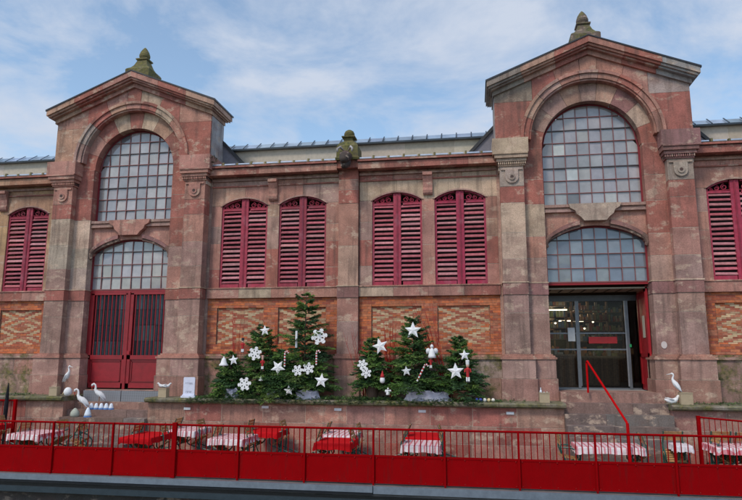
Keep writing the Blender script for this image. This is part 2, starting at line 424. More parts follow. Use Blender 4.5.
# ---- plinth under the brick
for (x0, x1, sg) in bays:
    mb = MB(); ashlar(mb, x0, x1, -.10, .4, -3.05, -2.46, [1], 1.3, PALLOW)
    ashlar(mb, x0, x1, -.085, .4, -2.455, -1.99, [1], 1.0, PALLOW)
    n = len(mb.v); c = jit(MAUVE)
    mb.box(x0, x1, -.13, .4, -1.985, -1.92, c); mb.box(x0, x1, -.06, .4, -1.918, -1.866, jit(PINK))
    P(mb, 'plinth', 'stone_moss')
# ---- cornice / gutter
for (x0, x1, sg) in bays:
    mb = MB(); n = 5; w = (x1-x0)/n
    for k in range(n): mb.box(x0+w*k+.002, x0+w*(k+1)-.002, -.31, .45, 3.252, 3.43, jit(rng.choice([PINK, PINK, RED] if x0 > -9.5 else [(.52, .30, .19), (.48, .25, .16)])))
    mb.box(x0, x1, -.05, .44, 3.13, 3.19, jit(MAUVE))
    mb.box(x0, x1, -.31, .45, 3.433, 3.452, (.06, .04, .04)); mb.box(x0, x1, -.37, .45, 3.455, 3.505, jit(RED)); mb.box(x0, x1, -.345, .45, 3.508, 3.53, (.05, .05, .055))
    P(mb, 'cornice', 'stone')
    gm = MB(); gm.box(x0, x1, -.30, .78, 3.532, 3.545, (.40, .44, .48))
    P(gm, 'gutter', 'metal')
for (x0, x1, sg) in bays:
    k = 9
    for i in range(k):
        x = x0+(x1-x0)*(i+.5)/k; q = MB()
        q.box(x-.175, x+.175, -.33, -.315, 3.545, 3.578, (.46, .50, .60)); q.box(x-.215, x-.16, -.34, -.26, 3.53, 3.59+.03*(i % 2), (.16, .13, .06))
        P(q, 'snow_guard', 'metal')
# attic wall and roof
mb = MB()
ashlar(mb, -13.3, 13.3, .78, 1.1, 3.53, 4.32, [1], 1.5, [(.50, .42, .34), (.47, .39, .31), (.44, .37, .30)])
P(mb, 'attic_wall', 'generic')
mb = MB()
for k in range(62):
    x = -13.4+k*26.8/62
    mb.prism([(0, 0)], 0, 0) if 0 else None
    x1 = x+26.8/62; n = len(mb.v)
    mb.v += [(x, .66, 4.34), (x1, .66, 4.34), (x1, 1.02, 4.60), (x, 1.02, 4.60), (x, 6.5, 6.0), (x1, 6.5, 6.0)]
    c = jit((.55, .62, .68), .2); mb.face([n, n+1, n+2, n+3], c); mb.face([n+3, n+2, n+5, n+4], c)
    M2 = Matrix.Translation((x, .64, 4.36)) @ Matrix.Rotation(math.atan2(.26, .36), 4, 'X')
    mb.box(-.016, .016, 0, .45, 0, .014, (.045, .05, .055), M2)
mb.box(-13.4, 13.4, .64, .67, 4.31, 4.36, (.06, .065, .07)); mb.box(-13.4, 13.4, .67, 1.0, 4.315, 4.33, (.2, .19, .18))
n = len(mb.v); mb.v += [(-13.4, 6.5, 6.0), (13.4, 6.5, 6.0), (13.4, 14, 4.0), (-13.4, 14, 4.0)]; mb.face([n, n+1, n+2, n+3], (.3, .33, .36))
P(mb, 'roof', 'zinc')
# body shell: floor, end and back walls, ceiling
mb = MB()
mb.box(-13.3, -13.05, .1, 14, -4.42, 4.2, PINK); mb.box(13.05, 13.3, .1, 14, -4.42, 4.2, PINK); mb.box(-13.05, 13.05, 13.8, 14, -4.42, 4.2, PINK)
mb.box(-13.3, -12.91, -.12, .4, -3.0, 3.5, PINK); mb.box(12.91, 13.3, -.12, .4, -3.0, 3.5, PINK)
P(mb, 'outer_wall', 'stone')
mb = MB(); mb.box(-13, 13, .42, 13.8, -2.95, -2.80, (.14, .13, .12)); mb.box(-13, 13, 1.11, 13.75, 4.0, 4.05, (.05, .045, .04))
mb.box(-13, 13, 9.0, 9.1, -2.8, 4.0, (.06, .045, .035))
for (x0, x1, sg) in bays: mb.box(x0-.2, x1+.2, .46, .52, -2.8, 3.3, (.02, .02, .02))  # near-black sheet paints the unlit hall seen between the shutter slats
P(mb, 'hall_interior', 'generic')

# ---- corbels
def corbel(x, z0=2.50, z1=3.12, w=.13):
    q = MB(); c = jit(PINK)
    prof = [(0, z0), (.05, z0), (.09, z0+.05), (.10, z0+.12), (.07, z0+.2), (.09, z0+.35), (.15, z0+.47), (.155, z1-.1), (.21, z1-.09), (.21, z1), (0, z1)]
    n = len(q.v); k = len(prof)
    for sx in (-w, w):
        for d_, z in prof: q.v.append((x+sx, -d_, z))
    q.face([n+i for i in range(k)], c); q.face([n+k+i for i in reversed(range(k))], c)
    for i in range(k): j = (i+1) % k; q.face([n+j, n+i, n+k+i, n+k+j], c)
    P(q, 'corbel', 'stone')
for (x0, x1, sg) in bays:
    ws = sorted(bay_wins(x0, x1, sg)); corbel((ws[0][1]+ws[1][0])/2)
# ---- shutters
CR = (.31, .018, .055); CRd = (.22, .015, .04); SL = (.36, .085, .11)
def shutter(x0, x1):
    k_ = rng.uniform(.8, 1.2); CR = (.31*k_, .02*rng.uniform(.8, 2), .055*k_); CRd = (.22*k_, .015, .04)
    fr = MB(); w = x1-x0; cx = (x0+x1)/2; zb = .0; ys = .06
    fr.box(cx-.105, cx-.004, ys-.025, ys+.05, zb, 2.60, CR); fr.box(cx+.004, cx+.105, ys-.024, ys+.05, zb, 2.60, CR)
    fr.box(cx-.02, cx+.02, ys-.04, ys-.026, zb+.02, 2.58, CRd)
    fo = P(fr, 'shutter', 'shutter')
    for sd in (-1, 1):
        q = MB(); e = x0 if sd < 0 else x1; a, b = (x0, cx-.107) if sd < 0 else (cx+.107, x1)
        so_ = (a, a+.055) if sd < 0 else (b-.055, b)
        q.box(so_[0], so_[1], ys-.02, ys+.045, zb, 2.42, CR)
        q.box(a+.05, b-.02, ys-.018, ys+.04, zb, .11, CR); q.box(a+.055, b, ys-.018, ys+.04, 2.26, 2.315, CR)
        # slats
        n = 17
        l0, l1 = (a+.056, b) if sd < 0 else (a, b-.056)
        for i in range(n):
            z = .165+i*(2.22-.165)/(n-1) - .03
            mt = Matrix.Translation((0, ys+.005, z)) @ Matrix.Rotation(R(-38 if 1 else 0), 4, 'X')
            xm_ = (l0+l1)/2; q.box(l0-xm_, l1-xm_, -.004, .085, -.012, .012, jit(SL if rng.random() < .7 else (.42, .17, .19), .25), Matrix.Translation((xm_, ys-.012, z)) @ Matrix.Rotation(R(rng.gauss(0, .6)), 4, 'Y') @ Matrix.Rotation(R(52+rng.gauss(0, 4)), 4, 'X'))
        lf = P(q, 'shutter_leaf', 'shutter', fo)
        # pierced arched head with scrolls
        h = MB(); arc = seg_arch(x0, x1, ZS, RISE, 20); arcI = seg_arch(x0+.05, x1-.05, ZS-.035, RISE-.01, 20)
        idx = [i for i in range(21) if (arc[i][0] <= cx-.10 if sd < 0 else arc[i][0] >= cx+.10)]
        h.prism([arc[i] for i in idx] + [arcI[i] for i in reversed(idx)], ys-.02, ys+.03, CR)
        def sc(px, pz, r, dirn, turns=1.35):
            pts = []; N_ = 16
            for i in range(N_+1):
                t = i/N_; rr_ = r*(1-.72*t); an = PI*.5 + dirn*turns*2*PI*t
                pts.append((px+rr_*math.cos(an), ys+.005, pz+rr_*math.sin(an)))
            h.sweep(pts, .013, 4, CR)
        for (dx, dz, r, dn) in ((.24, 2.42, .085, 1), (.42, 2.395, .065, -1), (.55, 2.365, .042, 1)):
            sc(cx+sd*dx, dz, r, -dn*sd)
        h.sweep([(cx+sd*.12, ys, 2.34), (cx+sd*.3, ys, 2.33), (cx+sd*.62, ys, 2.325)], .012, 4, CR)
        P(h, 'scroll_ornament', 'shutter', fo)
for w0, w1 in wins: shutter(w0, w1)

# ---- centre pier(s) with gargoyle and finial
def pier(cx):
    q = MB()
    ashlar(q, cx-.29, cx+.29, -.13, .2, -1.85, -.335, [1, .75], 1, cols=[MAUVE, PINK])
    q.box(cx-.30, cx+.30, -.15, .2, -.33, -.03, jit(PURP)); q.box(cx-.31, cx+.31, -.165, .2, -.028, .0, jit(BEIGE))
    ashlar(q, cx-.28, cx+.28, -.11, .2, .003, 2.32, [1.1, 1.2], 1, cols=[TAN, PINK])
    ashlar(q, cx-.28, cx+.28, -.12, .2, 2.325, 3.3, [.4, .3, .3], 1, cols=[RED, PINK, RED])
    ashlar(q, cx-.34, cx+.34, -.18, .2, -3.05, -1.98, [.6, .45], 1, cols=[MAUVE, PINK]); q.box(cx-.37, cx+.37, -.22, .2, -1.975, -1.91, jit(PINK)); q.box(cx-.33, cx+.33, -.16, .2, -1.908, -1.853, jit(PINK))
    q.box(cx-.31, cx+.31, -.30, .2, 3.302, 3.52, jit(RED))
    P(q, 'pier', 'stone')
    g_ = MB(); lc = (.15, .125, .07)
    g_.lathe([(.33, 0), (.34, .06), (.31, .1), (.30, .42), (.24, .52), (.16, .58), (.12, .62), (.12, .70), (.19, .72), (.19, .75)], (cx, -.05, 3.52), 4, lc, sq=True)
    g_.lathe([(.10, 0), (.13, .03), (.15, .09), (.15, .14), (.12, .2), (.06, .24), (.02, .25)], (cx, -.05, 4.27-.02), 16, lc)
    P(g_, 'pier_finial', 'stone_lichen', None, False)
    g2 = MB(); dk = (.045, .035, .03)
    g2.sweep([(cx, -.1, 3.62), (cx, -.35, 3.60), (cx, -.55, 3.55), (cx, -.72, 3.46), (cx, -.85, 3.36), (cx, -.93, 3.34)], [.15, .15, .17, .15, .10, .05], 12, dk)
    g2.sweep([(cx, -.45, 3.42), (cx, -.6, 3.32), (cx, -.75, 3.22), (cx, -.82, 3.2)], [.14, .13, .09, .05], 10, dk)
    for s in (-1, 1):
        g2.sweep([(cx+s*.07, -.50, 3.74), (cx+s*.15, -.6, 3.82), (cx+s*.21, -.68, 3.74), (cx+s*.20, -.70, 3.64)], [.02, .03, .03, .015], 8, (.42, .40, .42))
        g2.sweep([(cx+s*.09, -.70, 3.58), (cx+s*.1, -.76, 3.57)], [.045, .03], 8, (.16, .14, .13))
    P(g2, 'gargoyle', 'stone', None, True)
pier(0)

# ---- portals
def portal(cx, cols, seed):
    global rng
    old = rng; rng = random.Random(seed)
    base = MB()   # plinth blocks of both sides belong to the portal body
    body = MB()
    # gable wall stones
    zc = 3.84; Ro = 1.78; yf, yb = -.36, .55
    def arc(a, b, n=8): return [(cx+Ro*math.cos(R(a+(b-a)*i/n)), zc+Ro*math.sin(R(a+(b-a)*i/n))) for i in range(n+1)]
    top = lambda x: 6.16-.404*abs(x-cx)
    a1 = math.degrees(math.asin(1.08/Ro))
    for sd, cc in ((1, cols['R']), (-1, cols['L'])):
        def fl(poly): return [(cx+sd*(x-cx), z) for x, z in poly]
        b1 = [(cx+2.5, zc), (cx+2.5, zc+1.08-.004)] + [(x, z-.004*(i == 0)) for i, (x, z) in enumerate(arc(a1, 0))]
        body.prism(fl(b1), yf, yb, jit(cc[0], .05))
        xa = arc(a1, a1, 1)[0][0]
        b2 = [(xa+.08, zc+1.08+.004), (cx+2.5, zc+1.084), (cx+2.5, top(cx+2.5)), (xa+.08, top(xa+.08))]
        body.prism(fl(b2), yf+.002, yb, jit(cc[1], .05))
        b3 = arc(a1+.2, 62)+[(cx+Ro*math.cos(R(62))*1.19, 0)]
        x3 = cx+.93; b3 = arc(a1+.2, 62)+[(x3, top(x3)), (xa+.072, top(xa+.072)), (xa+.072, zc+1.08)]
        body.prism(fl(b3), yf+.001, yb, jit(cc[2], .05))
        x4 = cx+.24; b4 = arc(62.3, 83)+[(x4, top(x4)), (x3-.008, top(x3-.008))]
        body.prism(fl(b4), yf+.003, yb, jit(cc[3], .05))
    b5 = arc(83.3, 96.7)+[(cx-.23, top(cx-.23)), (cx, top(cx)), (cx+.23, top(cx+.23))]
    body.prism(b5, yf, yb, jit(cols['K'], .05))
    # back half closing wall
    body.box(cx-2.45, cx-1.9, yf+.01, yb-.01, 3.0, 5.0, MORTAR); body.box(cx+1.9, cx+2.45, yf+.01, yb-.01, 3.0, 5.0, MORTAR)
    for sd in (-1, 1): body.box(*sorted((cx+sd*2.495, cx+sd*2.52)), yf+.06, yb-.003, 3.86, 5.12, (.40, .375, .375))
    # tympanum between windows
    arcL = seg_arch(cx-1.20, cx+1.20, 1.16, .34, 16)
    pol = [(cx-1.28, 1.0), (cx-1.20, 1.06), (cx-1.20, 1.16)] + arcL[1:-1] + [(cx+1.20, 1.16), (cx+1.20, 1.06), (cx+1.28, 1.0), (cx+1.28, 1.9), (cx-1.28, 1.9)]
    body.prism(pol, -.02, .22, jit(cols.get('T', PINK)))
    root = P(body, 'portal', 'stone')
    # pediment cornice
    pd = MB()
    def slab(zt, h, hw, y0, y1, col, k=.404):
        for sd in (-1, 1):
            nseg = 3
            for i in range(nseg):
                xa, xb = hw*i/nseg+(.003 if i else 0), hw*(i+1)/nseg-(.003 if i < nseg-1 else 0)
                q = [(cx+sd*xa, zt-k*xa), (cx+sd*xb, zt-k*xb), (cx+sd*xb, zt-k*xb-h), (cx+sd*xa, zt-k*xa-h)]
                cc = cols['C'][(i if sd > 0 else i+3)]
                pd.prism(q, y0, y1, jit(cc, .06))
    slab(6.54, .17, 2.70, -.66, .74, None); slab(6.368, .06, 2.66, -.61, .70, None); slab(6.306, .05, 2.60, -.54, .64, None); slab(6.254, .13, 2.545, -.43, .58, None)
    P(pd, 'pediment', 'stone', root)
    cpp = MB()
    for sd in (-1, 1):
        q = [(cx, 6.575), (cx+sd*2.73, 6.575-.404*2.73), (cx+sd*2.73, 6.545-.404*2.73-.02), (cx, 6.543)]
        cpp.prism(q, -.68, .78, (.05, .05, .055))
    P(cpp, 'roof_flashing', 'metal', root)
    # finial
    fb = MB(); lc = cols['F']
    fb.lathe([(.39, 0), (.39, .44), (.36, .48), (.28, .54), (.215, .64), (.175, .75), (.15, .82), (.19, .84), (.19, .88)], (cx, .05, 6.34), 4, lc, sq=True)
    fb.lathe([(.09, 0), (.13, .04), (.165, .11), (.165, .17), (.13, .27), (.07, .37), (.02, .43)], (cx, .05, 7.21), 16, lc)
    P(fb, 'finial', 'stone_lichen' if cols['moss'] else 'stone_moss', root)
    # archivolt and inner ring
    ar = MB(); edges = [0, 20, 42, 64, 82, 98, 116, 138, 160, 180]
    for i in range(9):
        c = cols['A'][i]; a, b = edges[i]+.15, edges[i+1]-.15
        ar.ring(cx, zc, 1.62, 1.76, a, b, -.38, -.12, jit(c, .06), 6); ar.ring(cx, zc, 1.76, 1.84, a, b, -.425, -.2, jit(c, .06), 6); ar.ring(cx, zc, 1.57, 1.625, a, b, -.34, -.13, jit(c, .06), 6)
        ar.ring(cx, 3.64, 1.27, 1.80, a, b, -.15, .25, jit(cols['I'][i], .06), 6)
    P(ar, 'arch', 'stone', root)
    for sd in (-1, 1):
        q = MB(); X = lambda a, b: (cx+a, cx+b) if sd > 0 else (cx-b, cx-a)
        pc = cols['PR'] if sd > 0 else cols['PL']; jc = cols['JR'] if sd > 0 else cols['JL']
        # jamb pier
        a, b = X(1.28, 1.84)
        ashlar(q, a, b, -.17, .45, -1.85, -.335, [1.1, .5], 1, cols=[jc[0]]); ashlar(q, a, b, -.17, .45, 0.004, 3.64, [.55, .5, .75, .6, .75], 1, cols=jc[1:])
        q.box(*X(1.27, 1.85), -.19, .45, -.33, -.03, jit(cols['B'])); q.box(*X(1.25, 1.86), -.20, .45, -.027, .0, jit(BEIGE))
        # pilaster
        a, b = X(1.80, 2.42)
        ashlar(q, a, b, -.38, .1, -1.85, -.335, [1.1, .5], 1, cols=[pc[0]]); ashlar(q, a, b, -.38, .1, .004, 2.55, [.6, .7, .8, .45], 1, cols=pc[1:])
        q.box(*X(1.79, 2.43), -.40, .1, -.331, -.031, jit(cols['B'])); q.box(*X(1.77, 2.45), -.415, .1, -.028, .0015, jit(BEIGE))
        q.box(*X(2.38, 2.5), -.02, .5, -3.0, 3.5, jit(MAUVE))
        P(q, 'pilaster', 'stone', root)
        # base
        q = MB()
        for (xo, z0, z1, dy, col) in ((.13, -3.02, -2.46, .15, cols['B0']), (.10, -2.455, -1.985, .12, cols['B1'])):
            a, b = X(1.28-xo, 1.84+xo); ashlar(q, a, b, -.17-dy, .45, z0, z1, [1], 1, cols=[col])
            a, b = X(1.80-xo, 2.42+xo); ashlar(q, a, b, -.38-dy, .1, z0, z1, [1], .75, cols=[col, cols['B1']])
        c = jit(PINK)
        for (xo, z0, z1, dy) in ((.13, -1.98, -1.93, .15), (.09, -1.928, -1.89, .10), (.04, -1.888, -1.853, .05)):
            q.box(*X(1.28-xo, 1.84), -.17-dy, .45, z0, z1, c); q.box(*X(1.80-xo, 2.42+xo), -.38-dy-.001, .1, z0, z1-.001, c)
        P(q, 'pier_base', 'stone', root)
        # capital
        q = MB(); kc = cols['CR'] if sd > 0 else cols['CL']
        q.box(*X(1.80, 2.42), -.385, .1, 2.553, 3.10, jit(cols['CB']))
        xm = cx+sd*2.11
        # U shaped tongue with roundel
        u = [(xm-.17, 3.0), (xm-.17, 2.80)] + [(xm+.17*math.cos(R(180+a_)), 2.80+.17*math.sin(R(180+a_))) for a_ in range(15, 180, 15)] + [(xm+.17, 2.80), (xm+.17, 3.0)]
        q.prism(u, -.43, -.384, jit(cols['CB'])); q.prism([(xm+.09*math.cos(R(a_)), 2.8+.09*math.sin(R(a_))) for a_ in range(0, 360, 20)], -.455, -.43, jit(cols['CB'], .02))
        q.prism([(xm+.045*math.cos(R(a_)), 2.8+.045*math.sin(R(a_))) for a_ in range(0, 360, 30)], -.458, -.45, (.08, .05, .045))
        q.box(xm-.28, xm+.28, -.42, -.384, 3.0, 3.05, jit(cols['CB']))
        q.box(*X(1.76, 2.46), -.42, .1, 3.103, 3.14, jit(kc))
        nd = 14
        for i in range(nd):
            a_ = 1.74+i*.74/nd; q.box(*X(a_, a_+.032), -.46, -.40, 3.142, 3.215, jit(kc))
        q.box(*X(1.75, 2.47), -.42, .1, 3.141, 3.216, (.07, .04, .035))
        q.box(*X(1.72, 2.50), -.48, .1, 3.218, 3.30, jit(kc)); q.box(*X(1.68, 2.55), -.53, .1, 3.302, 3.40, jit(kc))
        q.box(*X(1.68, 2.60), -.56, .5, 3.402, 3.44, jit(kc)); q.box(*X(1.66, 2.60), -.55, .54, 3.442, 3.845, jit(kc, .03))
        P(q, 'capital', 'stone', root)
    # sill mouldings + keystone console + hood
    q = MB(); c = cols.get('T', PINK)
    for sd in (-1, 1):
        q = MB()
        for (z0, z1, dy) in ((1.985, 2.06, .12), (1.93, 1.982, .07), (1.86, 1.928, .10)): q.box(*sorted((cx+sd*.5, cx+sd*1.28)), -.02-dy, .2, z0, z1, jit(MAUVE))
        P(q, 'sill', 'stone', root)
    q = MB(); q.prism([(cx-.66, 2.06), (cx-.62, 1.95), (cx-.50, 1.88), (cx-.46, 1.78), (cx-.36, 1.70), (cx-.28, 1.60), (cx+.28, 1.60), (cx+.36, 1.70), (cx+.46, 1.78), (cx+.50, 1.88), (cx+.62, 1.95), (cx+.66, 2.06)], -.20, .1, jit(cols['KS'], .03))
    P(q, 'keystone', 'stone', root)
    q = MB()
    o_ = seg_arch(cx-1.20, cx+1.20, 1.25, .42, 20); i_ = seg_arch(cx-1.20, cx+1.20, 1.15, .40, 20)
    for lo, hi, sd in ((0, 7, -1), (13, 20, 1)):
        q = MB(); q.prism(o_[lo:hi+1] + i_[lo:hi+1][::-1], -.11, .02, jit(PURP)); i2 = seg_arch(cx-1.20, cx+1.20, 1.08, .39, 20)
        q.prism(i_[lo:hi+1] + i2[lo:hi+1][::-1], -.07, .02, (.15, .085, .07))
        q.sweep([(cx+sd*1.16, -.06, 1.22), (cx+sd*1.25, -.06, 1.12), (cx+sd*1.28, -.06, 1.0), (cx+sd*1.23, -.06, .92)], [.07, .08, .07, .04], 10, (.17, .10, .08))
        P(q, 'hood_moulding', 'stone', root)
    # small slate valley behind the gable shoulders
    for sd in (-1, 1):
        q = MB(); q.prism([(cx+sd*2.5, 4.55), (cx+sd*3.35, 3.65), (cx+sd*3.35, 3.55), (cx+sd*2.5, 3.55)], .56, .77, (.17, .16, .19))
        q.prism([(cx+sd*2.48, 4.65), (cx+sd*3.42, 3.66), (cx+sd*3.36, 3.60), (cx+sd*2.48, 4.53)], .50, .79, (.03, .03, .035))
        P(q, 'slate_shoulder', 'generic', root)
    # windows
    def window(name, zb, inside, ztop, ncol, nrow, blue):
        fr = MB(); gp = MB(); RF = (.24, .085, .08); yg = .13; w = 2.56
        dx = w/ncol; dz = (ztop-zb)/nrow
        def zmax(x): return inside(x-cx)
        for i in range(ncol):
            xa, xb = cx-w/2+dx*i, cx-w/2+dx*(i+1)
            for j in range(nrow):
                za, zb_ = zb+dz*j, zb+dz*(j+1)
                ta, tb = min(zb_, zmax(xa)), min(zb_, zmax(xb))
                if ta <= za+.01 and tb <= za+.01: 
                    continue
                ta = max(ta, za); tb = max(tb, za)
                tx, tz = rng.gauss(0, .02), rng.gauss(0, .03)
                n = len(gp.v); f = lambda x, z: yg+(x-xa-dx/2)*tx+(z-za-dz/2)*tz
                pts = [(xa, za), (xb, za)]
                if tb > za: pts.append((xb, tb))
                xm_ = (xa+xb)/2; tm = min(zb_, zmax(xm_))
                if tm > za: pts.append((xm_, tm))
                if ta > za: pts.append((xa, ta))
                if len(pts) < 3: continue
                gp.v += [(x, f(x, z), z) for x, z in pts]
                r_ = rng.random()
                if blue: col = rng.choice([(.11, .14, .19), (.14, .17, .22), (.10, .125, .17), (.17, .20, .25), (.19, .215, .25)])  # bluish tones put the reflected sky into the pane colour
                else: col = rng.choice([(.33, .305, .315), (.29, .275, .285), (.37, .34, .33), (.25, .24, .25)])  # pale greys: dusty panes plus cloud reflection painted into the base
                if r_ < .025: col = (.5, .5, .48) if not blue else (.42, .43, .43)
                elif r_ < .05: col = (.12, .12, .13)
                gp.face(list(range(n, n+len(pts))), jit(col, .1))
        for i in range(1, ncol):
            x = cx-w/2+dx*i; fr.box(x-.009, x+.009, yg-.03, yg-.005, zb, zmax(x), RF)
        for j in range(1, nrow):
            z = zb+dz*j
            xs = [k*.01 for k in range(0, 129) if inside(k*.01) > z]
            if xs: fr.box(cx-max(xs), cx+max(xs), yg-.034, yg-.006, z-(.009 if (j % 3) else .013), z+(.009 if (j % 3) else .013), RF if j % 3 else (.06, .045, .05))
        n_ = 28
        for i in range(n_):
            xa, xb = -1.28+2.56*i/n_, -1.28+2.56*(i+1)/n_; za, zb2 = inside(xa), inside(xb)
            fr.sweep([(cx+xa*.985, yg-.03, za-.02), (cx+xb*.985, yg-.03, zb2-.02)], .022, 4, (.20, .02, .03), cap=True)
        for sd in (-1, 1): fr.box(cx+sd*1.26-.022, cx+sd*1.26+.022, yg-.05, yg, zb, max(inside(1.27), zb+.2), (.24, .02, .03))
        fr.box(cx-1.28, cx+1.28, yg-.04, yg, zb, zb+.03, RF)
        g_ = P(gp, name, 'wired'); P(fr, 'glazing_bars', 'paint', g_)
    window('arched_window', 2.06, lambda x: 3.64+math.sqrt(max(0, 1.27**2-min(abs(x), 1.27)**2)), 4.9, 8, 8, False)
    def low(x):
        w_ = 1.20; rise = .34; rad = (w_*w_+rise*rise)/(2*rise)
        return 1.16+rise-rad+math.sqrt(rad*rad-min(abs(x), 1.20)**2) if abs(x) < 1.20 else 1.05
    window('transom_window', .0, low, 1.52, 8, 4, cx > 0)
    rng = old
portal(A, dict(R=[RED, GREY, PINK, PINK], L=[RED, (.31, .25, .2), RED, PINK], K=PINK, C=[PINK, RED, (.34, .32, .31), RED, TAN, (.3, .26, .22)], A=[PINK, PINK, RED, PINK, MAUVE, PINK, MAUVE, TAN, RED],
     I=[RED, BEIGE, PURP, TAN, MAUVE, TAN, MAUVE, MAUVE, RED], F=(.16, .12, .10), moss=False, T=PINK, PR=[MAUVE, MAUVE, PINK, RED, RED], PL=[MAUVE, MAUVE, BEIGE, BEIGE, RED],
     JR=[MAUVE, MAUVE, PINK, RED, PINK, RED], JL=[MAUVE, MAUVE, PINK, BEIGE, RED, RED], B=PURP, B0=(.385, .20, .16), B1=MAUVE, CR=PURP, CL=BEIGE, CB=(.42, .33, .28), KS=(.42, .33, .27)), 5)
portal(-A, dict(R=[RED, PINK, RED, BEIGE], L=[TAN, PINK, RED, PINK], K=RED, C=[PINK, RED, TAN, PINK, RED, TAN], A=[RED, PINK, BEIGE, RED, PINK, TAN, RED, GREY, MAUVE],
     I=[RED, RED, TAN, BEIGE, RED, BEIGE, RED, PINK, RED], F=(.19, .15, .08), moss=True, T=PINK, PR=[MAUVE, MAUVE, MAUVE, PINK, RED], PL=[MAUVE, MAUVE, (.46, .36, .29), (.46, .34, .27), RED],
     JR=[MAUVE, PINK, MAUVE, RED, RED, RED], JL=[MAUVE, (.44, .34, .28), (.47, .38, .31), BEIGE, RED, RED], B=RED, B0=(.385, .20, .16), B1=MAUVE, CR=PINK, CL=PINK, CB=PINK, KS=PINK), 8)

# ---- gate of the left portal
GR = (.28, .012, .02)
gx = -A
q = MB(); q.box(gx-1.28, gx+1.28, .10, .2, -.06, -.003, GR); q.box(gx-1.28, gx-1.23, .10, .2, -2.84, -.063, GR); q.box(gx+1.23, gx+1.28, .10, .2, -2.84, -.063, GR); q.box(gx-.04, gx+.04, .07, .12, -2.86, -.063, GR)
gate = P(q, 'gate', 'paint')
for sd in (-1, 1):
    q = MB(); a, b = (gx-1.225, gx-.045) if sd < 0 else (gx+.045, gx+1.225)
    q.box(a, b, .12, .16, -2.83, -1.93, jit(GR)); 
    for (x0, x1, z0, z1) in ((a, b, -2.83, -2.70), (a, b, -2.02, -1.90), (a, a+.10, -2.83, -.1), (b-.06, b, -2.83, -.1), (a, b, -.14, -.065)): q.box(x0, x1, .09, .15, z0, z1, GR)
    for (x0, x1, z0, z1) in ((a+.14, b-.10, -2.66, -2.635), (a+.14, b-.10, -2.085, -2.06), (a+.14, a+.165, -2.66, -2.06), (b-.125, b-.10, -2.66, -2.06)): q.box(x0, x1, .10, .13, z0, z1, (.2, .01, .015))
    nbar = 8
    for i in range(nbar):
        x = a+.10+(b-a-.16)*(i+.5)/nbar; q.tube((x, .12, -1.92), (x, .12, -.10), .019, 6, GR)
    gl_ = P(q, 'gate_leaf', 'paint', gate)
    if sd > 0:
        q = MB(); q.box(gx+.05, gx+.13, .06, .10, -1.88, -1.78, (.35, .01, .02)); P(q, 'lock', 'paint', gate)
q = MB()
for i in range(6):
    for j in range(4):
        a = gx-1.23+i*2.46/6; q.box(a+.008, a+2.46/6-.008, .20, .205, -1.95+j*.46, -1.5+j*.46, jit(rng.choice([(.05, .075, .09), (.07, .11, .13), (.03, .045, .06)]), .2))
P(q, 'gate_glazing', 'metal', gate)
# ---- right portal: vestibule, sliding doors, open red leaf
vx = A
q = MB()
q.box(vx-1.28, vx+1.28, .22, 1.18, -.16, -.12, (.30, .25, .18))
for i in range(8): q.box(vx-1.2+.3*i+.02, vx-1.2+.3*i+.05, .25, 1.15, -.175, -.158, (.05, .04, .03))
q.box(vx-1.28, vx+1.28, .10, .2, -.06, -.003, GR)
P(q, 'vestibule_ceiling', 'generic')
q = MB(); q.box(vx-1.34, vx-1.28, .46, 1.6, -2.8, -.1, (.07, .06, .055)); q.box(vx+1.42, vx+1.5, .46, 1.6, -2.8, -.1, (.07, .06, .055)); q.box(vx-1.3, vx+1.5, .40, 1.6, -2.80, -2.78, (.30, .30, .30)); P(q, 'entrance_side_wall', 'generic')
AL = (.16, .17, .19)
q = MB(); yd = 1.15
q.box(vx-1.28, vx+1.42, yd, yd+.1, -.40, -.24, (.07, .075, .085)); q.box(vx-1.28, vx+1.42, yd, yd+.08, -2.80, -2.74, AL)
for x, w_ in ((-1.26, .05), (-.44, .07), (.88, .07), (1.36, .05)): q.box(vx+x, vx+x+w_, yd-.03, yd+.05, -2.76, -.40, AL if x != 1.36 else (.3, .3, .3))
for x0, x1 in ((-1.13, -.44), (-.37, .88)):
    for z in (-1.28, -1.72): q.box(vx+x0, vx+x1, yd-.01, yd+.03, z-.02, z+.02, AL)
q.box(vx-.37, vx-.34, yd-.02, yd+.03, -2.7, -.4, AL); q.box(vx+.85, vx+.88, yd-.02, yd+.03, -2.7, -.4, (.3, .31, .33))
sd_ = P(q, 'sliding_door', 'metal')
q = MB(); q.v = [(vx-1.13, yd+.055, -2.74), (vx+1.36, yd+.055, -2.74), (vx+1.36, yd+.055, -.4), (vx-1.13, yd+.055, -.4)]; q.face([0, 1, 2, 3], (.5, .5, .5)); P(q, 'door_glass', 'glass', sd_)
q = MB(); q.box(vx-.12, vx+.62, yd-.045, yd-.035, -1.56, -1.38, (.34, .006, .01)); P(q, 'red_band', 'paint', sd_)
q = MB(); q.box(vx-.66, vx-.47, yd-.045, yd-.04, -1.50, -1.13, (.55, .58, .6)); P(q, 'notice', 'matte', sd_)
q = MB(); q.box(vx+.93, vx+.98, yd-.06, yd-.04, -1.66, -1.58, (.02, .35, .12)); P(q, 'green_button', 'paint', sd_)
q = MB(); X1 = vx+1.20
q.box(X1, X1+.05, .22, 1.12, -2.77, -.10, (.36, .01, .018))
for (y0, y1, z0, z1) in ((.23, .33, -2.76, -.12), (1.0, 1.11, -2.76, -.12), (.23, 1.11, -1.92, -1.82), (.23, 1.11, -2.76, -2.62), (.23, 1.11, -.24, -.12)): q.box(X1-.02, X1-.001, y0, y1, z0, z1, (.30, .008, .014))
lf = P(q, 'open_door_leaf', 'paint')
q = MB(); q.box(X1-.014, X1-.008, .45, .68, -1.42, -.85, (.50, .46, .38)); P(q, 'poster', 'matte', lf)
